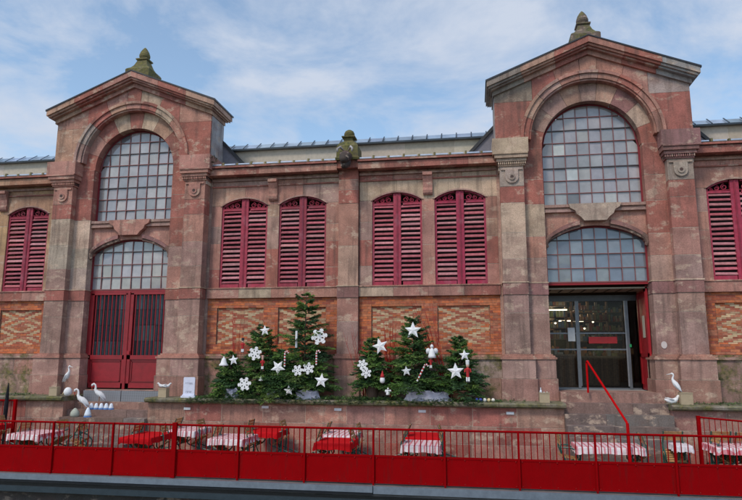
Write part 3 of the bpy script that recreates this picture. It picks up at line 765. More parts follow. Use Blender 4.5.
# market stalls glimpsed through the glass
def stall(x0, x1, y, z, seed):
    r2 = random.Random(seed); q = MB(); W = (.20, .11, .055)
    q.box(x0, x1, y, y+.7, -2.79, z-.04, W); q.box(x0-.04, x1+.04, y-.05, y+.75, z-.04, z, (.30, .18, .09))
    for k in range(int((x1-x0)/.05)): q.box(x0+.05*k, x0+.05*k+.04, y-.012, y, -2.75, z-.06, jit((.22, .12, .06), .3))
    P(q, 'stall_counter', 'wood')
    q = MB(); x = x0+.02
    while x < x1-.1:
        w = r2.uniform(.08, .2); h = r2.uniform(.06, .26); c = r2.choice([(.5, .2, .06), (.45, .33, .1), (.15, .22, .08), (.5, .42, .3), (.35, .06, .05), (.4, .25, .12)])
        if r2.random() < .5: q.box(x, x+w*.85, y+.05, y+.3, z+.003, z+h, c)
        else: q.lathe([(w*.3, 0), (w*.42, h*.4), (w*.35, h*.7), (w*.12, h)], (x+w*.5, y+.2, z+.003), 10, c)
        x += w
    P(q, 'stall_goods', 'generic')
    q = MB()
    for k in range(4):
        zz_ = z+.45+k*.34; q.box(x0, x1, y+1.0, y+1.25, zz_, zz_+.025, W); x = x0
        while x < x1-.08:
            w = r2.uniform(.05, .12); h = r2.uniform(.1, .27); q.box(x, x+w*.8, y+1.03, y+1.15, zz_+.026, zz_+.026+h, r2.choice([(.5, .3, .12), (.4, .12, .06), (.5, .45, .35), (.12, .18, .25), (.25, .3, .12)])); x += w
    for x in (x0, x1-.04): q.box(x, x+.04, y+1.0, y+1.25, -2.79, z+1.75, W)
    P(q, 'stall_shelf', 'wood')
stall(vx-1.15, vx-.35, 2.3, -1.85, 1); stall(vx-.05, vx+1.1, 3.4, -1.9, 2); stall(vx-1.9, vx-.4, 5.0, -1.8, 3); stall(vx+.2, vx+2.2, 6.3, -1.8, 4)
for (x, y, z, w_, d_) in ((vx-1.0, 3.0, -.52, .62, .08), (vx-.3, 5.6, -.72, .5, .06), (vx+.45, 7, -.66, .3, .05)):
    q = MB(); q.box(x, x+w_, y, y+d_, z, z+.035); P(q, 'strip_light', 'lamp_glow')
for (x, y, z) in ((vx+.32, 4.3, -1.02), (vx-.78, 2.7, -.92), (vx+.7, 4.9, -.78)):
    q = MB(); q.lathe([(.01, 0), (.03, .02), (.09, .05), (.10, .07), (.03, .12), (.01, .3)], (x, y, z), 12, (.05, .05, .05)); P(q, 'lamp_shade', 'metal')
    q = MB(); q.lathe([(.01, -.03), (.03, -.015), (.035, .0), (.02, .02)], (x, y, z), 8); P(q, 'bulb', 'lamp_glow')
for (x, y) in ((vx+.05, 5.2), (vx-.7, 4.2)):
    l_ = bpy.data.lights.new('hall_lamp', 'POINT'); l_.energy = 11; l_.color = (1, .72, .45); l_.shadow_soft_size = .15
    lo_ = bpy.data.objects.new('hall_lamp', l_); scn.collection.objects.link(lo_); lo_.location = (x, y, -.45)
# wall spot marks and weeds stay with the wall
q = MB()
for (x, y, z, r_) in ((8.05, -.172, -1.62, .07), ):
    q.prism([(x+r_*math.cos(R(a)), z+1.3*r_*math.sin(R(a))) for a in range(0, 360, 30)], y-.012, y, (.6, .52, .5))
P(q, 'lime_patch', 'matte')

# ============================================================ RETAINING WALLS, STEPS, TERRACE
TZ = -4.42
def retaining(x0, x1, label, mossy):
    q = MB(); ashlar(q, x0, x1, -1.1, -.05, TZ, -3.13, [.42, .42, .45], 1.1, [PINK, (.38, .19, .155), RED, PINK, (.40, .22, .17)])
    o = q.build('retaining_wall', M['stone']); tag(o, label, 'wall')
    c = MB(); n = max(2, round((x1-x0)/1.6)); w = (x1-x0)/n
    for k in range(n):
        xa, xb = x0+w*k+.003-(.04 if k == 0 else 0), x0+w*(k+1)-.003+(.04 if k == n-1 else 0)
        nn = len(c.v); pr = [(-.03, -3.125), (-1.20, -3.125), (-1.26, -3.09), (-1.27, -3.04), (-1.22, -3.0), (-.03, -3.0)]; cc = jit((.24, .22, .18)); kk = len(pr)
        for x in (xa, xb):
            for y, z in pr: c.v.append((x, y, z))
        c.face([nn+i for i in range(kk)], cc); c.face([nn+kk+i for i in reversed(range(kk))], cc)
        for i in range(kk): j = (i+1) % kk; c.face([nn+j, nn+i, nn+kk+i, nn+kk+j], cc)
    co = c.build('coping', M['coping'], o)
    return o
retaining(-5.15, 5.45, 'pink stone terrace wall with mossy coping carrying the Christmas trees', 1)
retaining(-16, -7.62, 'low stone wall left of the gate steps with a stork figure on its end', 1)
retaining(7.86, 16, 'low stone wall with mossy coping right of the entrance steps', 1)
def steps(x0, x1, ztop, label, ystart=-.62):
    q = MB(); n = 7; rise = (ztop-TZ)/(n+.0); tr = .31
    q.box(x0, x1, ystart, .40, TZ, ztop, jit((.30, .17, .14))) 
    for k in range(1, n):
        z1 = ztop-rise*k; y1 = ystart-tr*k; yb = ystart-tr*(k-1)-.002
        cuts = sorted([x0, x1]+[rng.uniform(x0+.4, x1-.4)])
        for i in range(len(cuts)-1):
            q.box(cuts[i]+(.004 if i else 0), cuts[i+1]-.004, y1, yb, TZ, z1-.003*i, jit(rng.choice([(.21, .135, .115), (.17, .125, .115), (.20, .13, .11), (.19, .16, .145)])))
    o = q.build('stone_steps', M['stone']); tag(o, label, 'steps'); return o
steps(5.455, 7.855, -2.77, 'worn stone steps up to the glass entrance doors with red handrail')
steps(-7.615, -5.155, -3.18, 'worn stone steps below the closed red gate')
q = MB(); q.box(-7.58, -5.19, -.25, .4, -3.18, -2.87, MAUVE); P(q, 'gate_threshold', 'stone')
for i, lb in enumerate(('grey perforated sheet under the left leaf of the red gate', 'grey perforated sheet under the right leaf of the red gate')):
    q = MB(); a = -7.52+i*1.16; q.box(a, a+1.14, -.40+.004*i, -.36+.004*i, -3.175, -2.88); tag(q.build('perforated_sheet', M['meshboard']), lb, 'metal sheet', 'perforated sheets under the gate')
q = MB(); q.box(-40, 40, -4.12, 30, TZ-.3, TZ, (.2, .2, .2)); struct(q.build('terrace', M['paving']))
q = MB(); q.box(-400, 400, 30, 600, TZ-.5, TZ-.05, (.2, .2, .2)); struct(q.build('ground', M['land']))
q = MB(); q.box(-400, 400, -500, -15.0, -6.5, -4.1, (.2, .2, .2)); struct(q.build('far_bank', M['land']))
q = MB(); q.box(-400, 400, -15.0, -4.0, -6.0, -5.02, (.2, .2, .2)); struct(q.build('canal_water', M['water']))
q = MB(); q.box(-400, 400, -4.0, 29.9, -7, TZ-.31, (.10, .09, .08)); struct(q.build('quay_wall', M['stone']))
q = MB(); BL = (.27, .305, .36)
q.box(-40, 1.36, -4.20, -4.125, -4.535, -4.415, BL); q.box(1.37, 40, -4.17, -4.126, -4.56, -4.417, BL); q.box(-40, 1.36, -4.185, -4.13, -4.585, -4.54, (.03, .03, .035))  # last box: near-black strip painting the shaded gap under the pale beam
eo = q.build('quay_edge_beam', M['metal']); tag(eo, 'pale blue grey steel edge beam under the red fence above the water', 'beam')
q = MB(); q.box(-40, 40, -4.30, -4.20, -4.76, -4.65, (.06, .08, .095)); q.box(-40, 40, -4.22, -4.19, -4.65, -4.60, (.02, .02, .02)); P_ = q.build('lower_rail', M['metal'], None); P_.parent = eo  # second box is not rail: its black paints the shaded gap above it

# ============================================================ FENCE
FR = (.275, .0012, .003); YF = -4.03
fence = thing('terrace_fence', 'long red metal railing with solid lower panels along the canal edge', 'fence', (0, YF, TZ))
def FP(mb, name, mat='fence', parent=None):
    o = mb.build(name, M[mat]); o.parent = parent or fence
    if parent is None: o.location = (0, -YF, -TZ)
    return o
zr, zt, zb_ = -3.35, -3.86, -4.385
q = MB(); q.tube((-13.5, YF, zr), (15.5, YF, zr), .022, 8, FR); FP(q, 'top_rail')
for i in range(-10, 12):
    x = -.057+1.414*i
    if x < -13.5 or x > 15.4: continue
    thick = (i == -2)
    q = MB(); w = .048 if thick else .019
    q.box(x-w, x+w, YF-.05-w*.5, YF-.012, -4.40 if not thick else -4.41, zr+.02+(.03 if thick else 0), FR)
    if not thick: q.box(x-.016, x+.016, YF-.052, YF-.02, -4.56, -4.40, FR); q.box(x-.03, x+.03, YF-.06, YF-.03, -4.56, -4.46, FR)
    FP(q, 'post')
    x1 = x+1.414; low_ = i < -2
    q = MB(); lo = -4.40 if low_ else zb_
    q.box(x+.003, x1-.003, YF-.012, YF-.004, lo, zt, jit(FR, .05)); q.box(x+.003, x1-.003, YF-.02, YF+.0, zt-.03, zt+.012, FR)
    q.box(x+.003, x1-.003, YF-.022, YF+.0, lo-(.01 if low_ else 0), lo+(.05 if low_ else .02), FR)
    pn = FP(q, 'solid_panel')
    b_ = MB()
    for k in range(5):
        xx = x+.06+(1.414-.12)*k/4
        for zz_ in (zt-.04, lo+.035): b_.prism([(xx+.011*math.cos(R(a)), zz_+.011*math.sin(R(a))) for a in range(0, 360, 60)], YF-.03, YF-.02, (.30, .02, .02))
    FP(b_, 'rivets', 'fence', pn); b_
    q = MB()
    for k in range(1, 12):
        xx = x+1.414*k/12; q.tube((xx, YF-.01, zt+.01), (xx, YF-.01, zr), .0105, 5, FR)
    FP(q, 'baluster_grille')
# side railings on the terrace
def side_rail(x0, y0, x1, y1, z1, label):
    t = thing('side_railing', label, 'railing', (x0, y0, TZ)); q = MB(); L0 = Vector((x1-x0, y1-y0, 0)); n = int(L0.length/.12)
    h = z1-TZ
    q.tube((0, 0, h), (L0.x, L0.y, h), .02, 6, FR); q.tube((0, 0, .15), (L0.x, L0.y, .15), .015, 6, FR)
    for k in range(1, n): p = L0*k/n; q.tube((p.x, p.y, .15), (p.x, p.y, h), .008, 5, FR)
    o = q.build('railing_grille', M['fence']); o.parent = t
    for p in (Vector((0, 0, 0)), L0):
        q = MB(); q.box(p.x-.035, p.x+.035, p.y-.035, p.y+.035, 0, h+.03, FR); o = q.build('post', M['fence']); o.parent = t
side_rail(8.15, -1.9, 9.6, -3.8, -3.20, 'short red railing running toward the water behind the right tables')
side_rail(-8.75, -1.5, -11.2, -1.5, -3.10, 'short red railing along the wall at the far left behind the red table')
# handrail
HR = (.48, .004, .006)
hr = thing('handrail', 'bright red tubular handrail running down the entrance steps', 'handrail', (6.1, -.7, -2.77))
def HP(mb, n):
    o = mb.build(n, M['fence']); o.parent = hr; o.location = (-6.1, .7, 2.77)
q = MB(); q.tube((6.08, -.75, -2.77), (6.08, -.75, -2.07), .024, 8, HR); HP(q, 'post')
q = MB(); q.sweep([(6.08, -.75, -2.05), (6.09, -.82, -2.02), (6.11, -.9, -2.08), (6.33, -3.42, -3.18), (6.335, -3.47, -3.24)], .024, 8, HR); HP(q, 'rail')
q = MB(); q.tube((6.335, -3.47, -3.2), (6.35, -3.47, TZ), .03, 8, HR); HP(q, 'lower_post')
# ============================================================ CHRISTMAS TREES
LZ = -3.0
NG = [(.055, .115, .032), (.035, .08, .028), (.08, .155, .04), (.045, .095, .045), (.12, .19, .055)]
def fir(loc, h, rad, label, seed, droop=.15, dens=1.0, stem=.12, col_k=1.0):
    rg = random.Random(seed)
    t = thing('christmas_tree', label, 'tree', loc, 0, 'decorated fir trees on the terrace wall')
    tk = MB(); tk.sweep([(0, 0, 0), (rg.uniform(-.02, .02), 0, h*.5), (0, 0, h*.96)], [.035, .022, .006], 7, (.10, .065, .04))
    nd = MB()
    def needles(p, q, n, ln, c):
        p, q = Vector(p), Vector(q); d = (q-p); L_ = d.length
        if L_ < 1e-4: return
        d.normalize(); a = d.cross(Vector((0, 0, 1)));
        if a.length < .1: a = Vector((1, 0, 0))
        a.normalize(); b = d.cross(a)
        for i in range(n):
            o = p + d*L_*((i+rg.random())/n); an = rg.uniform(0, 2*PI)
            s_ = (a*math.cos(an) + b*math.sin(an)*.75)
            tip = o + (s_*.8 + d*.75).normalized()*ln*rg.uniform(.7, 1.15); w = (d.cross(s_)).normalized()*.0075 if d.cross(s_).length > .01 else a*.004
            k = len(nd.v); nd.v += [tuple(o-w), tuple(o+w), tuple(tip)]; nd.face([k, k+1, k+2], c)
    z = stem*h; lev = 0; up_ = Vector((0, 0, 1))
    while z < h*.96:
        f = 1-(z-stem*h)/(h*(1-stem)); bl = rad*(f**.8)*1.05+.06
        nb_ = max(4, int(4+5*f*dens))
        for i in range(nb_):
            an = 2*PI*(i+rg.uniform(-.4, .4))/nb_+lev*1.9; l = bl*rg.uniform(.5, 1.15); up = .35*(1-f)+rg.uniform(.10, .42)
            zb_ = z+rg.uniform(-.035, .035)*h*.8
            dr = Vector((math.cos(an), math.sin(an)*.8, 0)); pts = []
            for k in range(6):
                s_ = k/5; pts.append(Vector((0, 0, zb_)) + dr*l*s_ + Vector((0, 0, l*(up*s_ - (droop+.3*f)*s_*s_ + .12*s_**4))) )
            tk.sweep(pts, [.009, .008, .006, .005, .004, .002], 4, (.10, .07, .045), cap=False)
            c = rg.choice(NG); kk = rg.uniform(.7, 1.35)*col_k; c = (c[0]*kk, c[1]*kk, c[2]*kk)
            ct = (c[0]*1.5, c[1]*1.5, c[2]*1.1)
            for k in range(1, 5):
                needles(pts[k], pts[k+1], int(24*l*dens+8), .045, c)
                nt_ = 3 if l > .25 else 2
                for m_ in range(nt_):
                    for sd in (-1, 1):
                        o = pts[k].lerp(pts[k+1], m_/nt_+.1); s2 = 1-(k+m_/nt_)/5.6
                        side = dr.cross(up_)*sd
                        tl = l*.45*s2*rg.uniform(.7, 1.25)+.04
                        e = o + (dr*.75 + side*.8 + Vector((0, 0, rg.uniform(-.35, .3)))).normalized()*tl
                        needles(o, e, int(10+tl*85), .042, ct if rg.random() < .4 else c)
            needles(pts[4], pts[5]+(pts[5]-pts[4])*.25, 16, .042, ct)
        z += h*.038*(1.2-.3*f)+.014; lev += 1
    needles((0, 0, h*.86), (0, 0, h), 40, .035, NG[2])
    o = tk.build('trunk', M['wood']); o.parent = t; o = nd.build('foliage', M['needle']); o.parent = t
    return t
TY = -.78
fir((-3.02, TY-.02, LZ), 1.18, .60, 'small bushy fir at the left end of the tree row', 1, .25, 1.0, .1)
fir((-2.2, TY+.08, LZ), 1.97, .74, 'medium fir left of the tallest tree with a white star near its top', 2, .2, 1.0, .1)
fir((-1.62, TY-.05, LZ), 1.25, .66, 'low bushy fir between the medium and the tallest tree', 12, .3, 1.0, .1)
fir((-1.0, TY+.05, LZ), 2.80, .98, 'tallest fir with a bare pointed top above the brick panel', 3, .22, .95, .1)
fir((.80, TY, LZ), 1.57, .55, 'fir beside the middle pier with a large star on top and snowflakes', 4, .22, 1.0, .22)
fir((1.86, TY, LZ), 2.14, .84, 'tall fir with a big star just below its tip and lavender cloth at its foot', 5, .2, 1.0, .14)
fir((3.02, TY, LZ), 1.64, .66, 'small fir at the right end of the tree row with two stars', 6, .2, 1.0, .14)

# ============================================================ ORNAMENTS
WH = (.78, .78, .80)
def star(x, z, r, label, y=-1.12, rot=0, tilt=0):
    y -= .12
    q = MB(); n = 5; f = []; 
    pts = [((r if k % 2 == 0 else r*.44)*math.cos(PI/2+k*PI/n+rot), (r if k % 2 == 0 else r*.44)*math.sin(PI/2+k*PI/n+rot)) for k in range(2*n)]
    q.v = [(0, -.03, 0), (0, .03, 0)] + [(a, 0, b) for a, b in pts]
    for k in range(2*n): j = (k+1) % (2*n); q.face([0, 2+k, 2+j], jit(WH, .04)); q.face([1, 2+j, 2+k], WH)
    o = q.build('star_ornament', M['matte']); o.location = (x, y, z); o.rotation_euler = (R(-6), tilt, R(8*tilt))
    tag(o, label, 'star', 'white stars on the fir trees')
def flake(x, z, r, label, y=-1.12, rot=0.):
    r *= .88
    y -= .10
    q = MB()
    for k in range(6):
        a = rot+k*PI/3; c, s_ = math.cos(a), math.sin(a)
        mt = Matrix.Rotation(-a, 4, 'Y')
        w = r*.115
        q.box(0, r, -.012, .012, -w, w, WH, mt)
        for dd, ll in ((.45, .34), (.75, .26)):
            for sg in (-1, 1):
                m2 = mt @ Matrix.Translation((r*dd, 0, 0)) @ Matrix.Rotation(-sg*R(55), 4, 'Y'); q.box(0, r*ll, -.011, .011, -w*.85, w*.85, WH, m2)
    q.prism([(r*.27*math.cos(R(a)), r*.27*math.sin(R(a))) for a in range(0, 360, 60)], -.014, .014, WH)
    o = q.build('snowflake_ornament', M['matte']); o.location = (x, y, z); o.rotation_euler = (R(-5), 0, R(rot*20)); tag(o, label, 'snowflake', 'white snowflakes on the fir trees')
# positions are where each ornament hangs in front of its tree
star(-1.99, -1.26, .145, 'white star near the tip of the medium fir', -1.0, .1)
star(-2.76, -2.02, .14, 'white star on the small left fir beside the white bell', -1.15, .15)
star(-1.57, -2.20, .20, 'white star between the medium fir and the tallest fir, beside a candy cane', -1.12, -.1, .5)
star(-1.25, -2.77, .14, 'small white star low over the pale cloth of the tallest fir', -1.18, .1)
star(-.42, -2.52, .19, 'large white star at the lower right edge of the tallest fir', -1.15, -.08)
star(1.05, -1.66, .21, 'large white star on top of the fir beside the middle pier', -.98, .3)
star(1.88, -1.27, .22, 'large white star just below the tip of the tall right fir', -.98)
star(1.73, -2.27, .13, 'small white star low on the left side of the tall right fir', -1.18, .1)
star(3.15, -1.88, .14, 'white tilted star high on the small right end fir', -1.05, .45, .4)
star(2.93, -2.27, .21, 'large white star in the middle of the small right end fir', -1.15, .05)
flake(-.52, -1.42, .24, 'large white snowflake high on the right side of the tallest fir', -1.05, .2)
flake(-1.03, -2.27, .16, 'left one of two white snowflakes side by side on the tallest fir', -1.2, .1)
flake(-.76, -2.22, .17, 'right one of two white snowflakes side by side on the tallest fir', -1.17, .4)
flake(-2.19, -1.85, .20, 'white snowflake in the middle of the medium fir', -1.15, .3)
flake(-2.42, -2.62, .20, 'white snowflake low between the small and the medium fir', -1.22, .15)
flake(.62, -2.12, .15, 'upper white snowflake at the left edge of the fir beside the middle pier', -1.12, .2)
flake(.72, -2.32, .15, 'lower white snowflake at the left edge of the fir beside the middle pier', -1.15, .4)
CRD = (.45, .02, .025)
def cane(x, z, h, label, y=-1.18, lean=0):
    y -= .10
    q = MB(); n = 9
    for k in range(n):
        z0 = -h/2+h*.85*k/n; q.sweep([(lean*z0, 0, z0), (lean*(z0+h*.85/n), 0, z0+h*.85/n)], .022, 8, CRD if k % 2 else WH)
    pts = [(lean*h*.35+.045-.045*math.cos(R(a)), 0, h*.35+.045*math.sin(R(a))) for a in range(0, 181, 30)]
    for i in range(len(pts)-1): q.sweep(pts[i:i+2], .022, 8, WH if i % 2 else CRD)
    o = q.build('candy_cane', M['matte']); o.location = (x, y, z); tag(o, label, 'candy cane', 'striped candy canes on the fir trees')
cane(-1.39, -1.98, .40, 'red and white candy cane beside the white star left of the tallest fir', -1.15)
cane(-.56, -1.95, .36, 'red and white candy cane on the right side of the tallest fir', -1.15)
cane(2.10, -2.30, .42, 'slanting red and white candy cane on the tall right fir', -1.22, .5)
def nutcracker(x, z, s_, label, hat, y=-1.2):
    y -= .08
    t = thing('nutcracker_figure', label, 'figurine', (x, y, z))
    q = MB(); q.sweep([(0, 0, -.13), (0, 0, -.04), (0, 0, .02), (0, 0, .05)], [.028, .032, .042, .02], 10, CRD); 
    q.sweep([(-.045, 0, .03), (-.06, -.01, -.04)], .014, 6, CRD); q.sweep([(.045, 0, .03), (.06, -.01, -.04)], .014, 6, CRD)
    q.box(-.035, -.004, -.02, .02, -.21, -.13, WH); q.box(.004, .035, -.02, .02, -.21, -.13, WH); q.box(-.038, .038, -.03, .02, -.235, -.21, (.03, .03, .03))
    o = q.build('body', M['matte']); o.parent = t; o.scale = (s_,)*3
    q = MB(); q.lathe([(.015, 0), (.03, .02), (.034, .04), (.026, .065), (.01, .075)], (0, 0, .05), 10, (.6, .4, .3)); o = q.build('head', M['matte']); o.parent = t; o.scale = (s_,)*3
    q = MB(); q.lathe([(.034, 0), (.038, .05), (.04, .08), (.02, .09)], (0, 0, .105), 10, hat); o = q.build('hat', M['matte']); o.parent = t; o.scale = (s_,)*3
nutcracker(3.22, -2.24, 1.25, 'striped red and white nutcracker on the small right end fir', WH)
nutcracker(-1.97, -2.06, .85, 'small figure with pinkish body on the medium fir below its snowflake', (.6, .35, .3))
nutcracker(-2.52, -1.62, .9, 'dark hatted red figure hanging in front of the brick above the small left fir', (.03, .03, .04))
nutcracker(2.33, -2.02, .8, 'red and white figure under the white angel on the tall right fir', CRD)
def angel(x, z, s_, label, y=-1.15, kind='angel_ornament', cat='angel'):
    y -= .12
    q = MB(); q.lathe([(.075, 0), (.07, .04), (.05, .12), (.03, .17), (.02, .18)], (0, 0, -.1), 12, WH); q.lathe([(.01, 0), (.03, .02), (.033, .045), (.02, .07), (.005, .078)], (0, 0, .075), 10, WH)
    for sg in (-1, 1): q.prism([(sg*.015, .05), (sg*.06, .085), (sg*.10, .075), (sg*.115, .03), (sg*.10, -.03), (sg*.05, -.005)], .015, .03, (.70, .70, .73))
    for i in range(len(q.v)): q.v[i] = tuple(c*s_ for c in q.v[i])
    o = q.build(kind, M['matte'], None, True); o.location = (x, y, z); tag(o, label, cat)
angel(2.36, -1.82, 1.3, 'white angel ornament high on the right side of the tall right fir')
angel(1.27, -2.78, .7, 'small white angel low between the pier fir and the tall right fir')
def bell(x, z, s_, label, y=-1.15):
    y -= .10
    q = MB(); q.lathe([(.10, 0), (.105, .02), (.07, .06), (.055, .12), (.04, .16), (.015, .18), (.012, .21)], (0, 0, -.1), 14, WH); q.lathe([(.01, 0), (.02, .01), (.02, .03), (.01, .04)], (0, 0, -.13), 8, WH)
    for i in range(len(q.v)): q.v[i] = tuple(c*s_ for c in q.v[i])
    o = q.build('bell_ornament', M['matte'], None, True); o.location = (x, y, z); tag(o, label, 'bell')
bell(-3.03, -2.05, 1.15, 'white bell at the left edge of the small left fir')
bell(-2.01, -2.48, .55, 'tiny white bell in the lower part of the medium fir')
def gnome(x, z, label, y=-1.15):
    y -= .12
    t = thing('gnome_ornament', label, 'gnome', (x, y, z))
    q = MB(); q.lathe([(.02, 0), (.055, .02), (.065, .07), (.055, .13), (.02, .16)], (0, 0, -.12), 12, WH); o = q.build('body', M['matte'], t, True)
    q = MB(); q.lathe([(.055, 0), (.045, .05), (.022, .11), (.004, .17)], (0, 0, .02), 12, CRD); o = q.build('hat', M['matte'], t, True)
gnome(1.13, -2.45, 'white gnome in a red hat low on the fir beside the middle pier')
q = MB(); q.lathe([(.028, 0), (.028, .42), (.012, .425)], (0, 0, -.2), 10, WH); q.tube((0, 0, .22), (0, 0, .27), .005, 5, (.05, .05, .05))
o = q.build('candle_ornament', M['matte']); o.location = (-1.11, -1.2, -1.5); tag(o, 'tall white candle standing in the left branches of the tallest fir', 'candle')
# cloth wraps
def wrap(x0, x1, h, label, y=-.98, seed=0):
    rg = random.Random(seed); q = MB(); n = 40; m_ = 7; cx = (x0+x1)/2; hw = (x1-x0)/2
    ph = [rg.uniform(0, 6.28) for _ in range(4)]
    for j in range(m_):
        t_ = j/(m_-1)
        for i in range(n):
            a = 2*PI*i/n; w = 1+.10*math.sin(5*a+ph[0]+2*t_)+.05*math.sin(11*a+ph[1]-3*t_)
            zz_ = h*t_ + .035*math.sin(4*a+ph[2])*t_ + (.02*math.sin(9*a+ph[3]))*t_
            k = 1-.22*math.sin(t_*PI)*.5-.12*t_
            q.v.append((cx+hw*math.cos(a)*w*k, y+.17*math.sin(a)*w*k, LZ+.004+zz_))
    for j in range(m_-1):
        for i in range(n): a = j*n+i; b = j*n+(i+1) % n; q.face([a, b, b+n, a+n], (.42, .42, .52))
    q.face([(m_-1)*n+i for i in range(n)], (.2, .2, .26))
    o = q.build('cloth_wrap', M['cloth'], None, True); tag(o, label, 'cloth', 'lavender grey cloths round the tree feet')
wrap(-3.05, -2.68, .22, 'pale lavender cloth round the foot of the small left fir', seed=1)
wrap(-1.95, -1.55, .17, 'dark creased lavender cloth under the low bushy fir', seed=2)
wrap(-1.18, -.52, .22, 'pale lavender cloth round the foot of the tallest fir', seed=3)
wrap(1.60, 2.80, .24, 'long lavender grey cloth draped under the tall right fir', seed=4)
def pot(x, y, r, h, col, label):
    q = MB(); q.lathe([(r*.78, 0), (r, h*.86), (r*1.08, h*.87), (r*1.08, h), (r*.9, h), (r*.85, h-.03)], (0, 0, 0), 18, col); o = q.build('tree_pot', M['generic']); o.location = (x, y, LZ); tag(o, label, 'pot')
pot(.80, -.8, .17, .34, (.09, .05, .035), 'dark brown pot under the fir beside the middle pier')
pot(3.02, -.8, .24, .26, (.22, .09, .05), 'brown terracotta pot under the small right end fir')
# red twigs
def twigs(x, y, z0, z1, spread, n, lean, label, seed, col=(.38, .02, .015)):
    rg = random.Random(seed); q = MB()
    for i in range(n):
        a = rg.uniform(-1, 1); b = rg.uniform(-.4, .4); h = (z1-z0)*rg.uniform(.6, 1.05); pts = []
        for k in range(6):
            t_ = k/5; pts.append((x+rg.uniform(-.012, .012)+a*.03+(a*spread+lean)*t_*h, y+b*.1+b*.25*t_+.02*math.sin(4*t_+i), z0+h*t_))
        q.sweep(pts, [.008, .007, .006, .005, .004, .002], 4, jit(col, .3), cap=False)
        for k in (2, 3, 4):
            if rg.random() < .7:
                p = Vector(pts[k]); q.sweep([p, p+Vector((rg.uniform(-.1, .1), 0, rg.uniform(.12, .3)))], [.004, .002], 4, jit(col, .3), cap=False)
    o = q.build('red_twigs', M['generic']); tag(o, label, 'twigs', 'red twig bundles between the firs')
twigs(-3.0, -.5, LZ, -.55, .12, 9, .02, 'thin red twigs rising in front of the brick left of the medium fir', 1)
twigs(-1.75, -.5, LZ, -.75, .14, 9, -.1, 'red twigs between the medium and the tallest fir', 7)
twigs(1.27, -.62, LZ, -.95, .10, 34, -.03, 'dense red twig bundle left of the tall right fir', 2)
twigs(.55, -.45, LZ, -1.1, .2, 10, -.12, 'red twigs behind the fir beside the middle pier', 3)
twigs(2.75, -.7, LZ, -.45, .10, 16, -.27, 'long red twigs leaning left between the two right firs', 4)
# greenery along the coping
rg = random.Random(5); q = MB()
def sprig(q, x, y, z, n=26, s_=1.0):
    a = rg.uniform(0, 2*PI); dr = Vector((math.cos(a), math.sin(a)*.7, rg.uniform(-.2, .35))).normalized(); l = rg.uniform(.08, .2)*s_; o = Vector((x, y, z)); c = rg.choice(NG); c = jit(c, .3)
    for i in range(n):
        p = o+dr*l*i/n; d_ = (dr+Vector((rg.uniform(-1, 1), rg.uniform(-1, 1), rg.uniform(-.6, .9)))).normalized()*.04; w = d_.cross(Vector((0, 0, 1))).normalized()*.005
        k = len(q.v); q.v += [tuple(p-w), tuple(p+w), tuple(p+d_)]; q.face([k, k+1, k+2], c)
for i in range(2600):
    x = rg.uniform(-3.9, 3.5); dens_ = .5+.5*math.sin(x*2.1+1)
    if rg.random() > .35+.6*dens_: continue
    if abs(x-.05) < .25 and rg.random() < .6: continue
    sprig(q, x, rg.uniform(-1.22, -.6), LZ+rg.uniform(.005, .03+.03*dens_))
for i in range(520): sprig(q, rg.uniform(-4.0, 3.6), -1.27, LZ-rg.uniform(0, .09), 18, .6)
for i in range(120): sprig(q, rg.uniform(-4.0, -2.0), -1.27, LZ-rg.uniform(0, .14), 18, .8)
o = q.build('cut_fir_greenery', M['needle']); o['kind'] = 'stuff'; o['label'] = 'loose fir sprigs lying along the coping below the Christmas trees'; o['category'] = 'greenery'
q = MB()
for i in range(400):
    x = rg.choice([rg.gauss(3.95, .3), rg.gauss(8.9, .5), rg.gauss(-9.3, .6)]); sprig(q, x, rg.uniform(-1.2, -.4), LZ+rg.uniform(0, .03), 14, .5)
o = q.build('moss_tufts', M['needle']); o['kind'] = 'stuff'; o['label'] = 'tufts of moss and small weeds along the stone copings'; o['category'] = 'moss'
q = MB()
for i in range(34): sprig(q, rg.gauss(-4.02, .10), rg.uniform(-.45, -.35), 3.55+rg.uniform(0, .25), 22, 1.0)
o = q.build('wall_weed', M['needle']); tag(o, 'small green weed growing on the capital beside the left gable', 'weed')
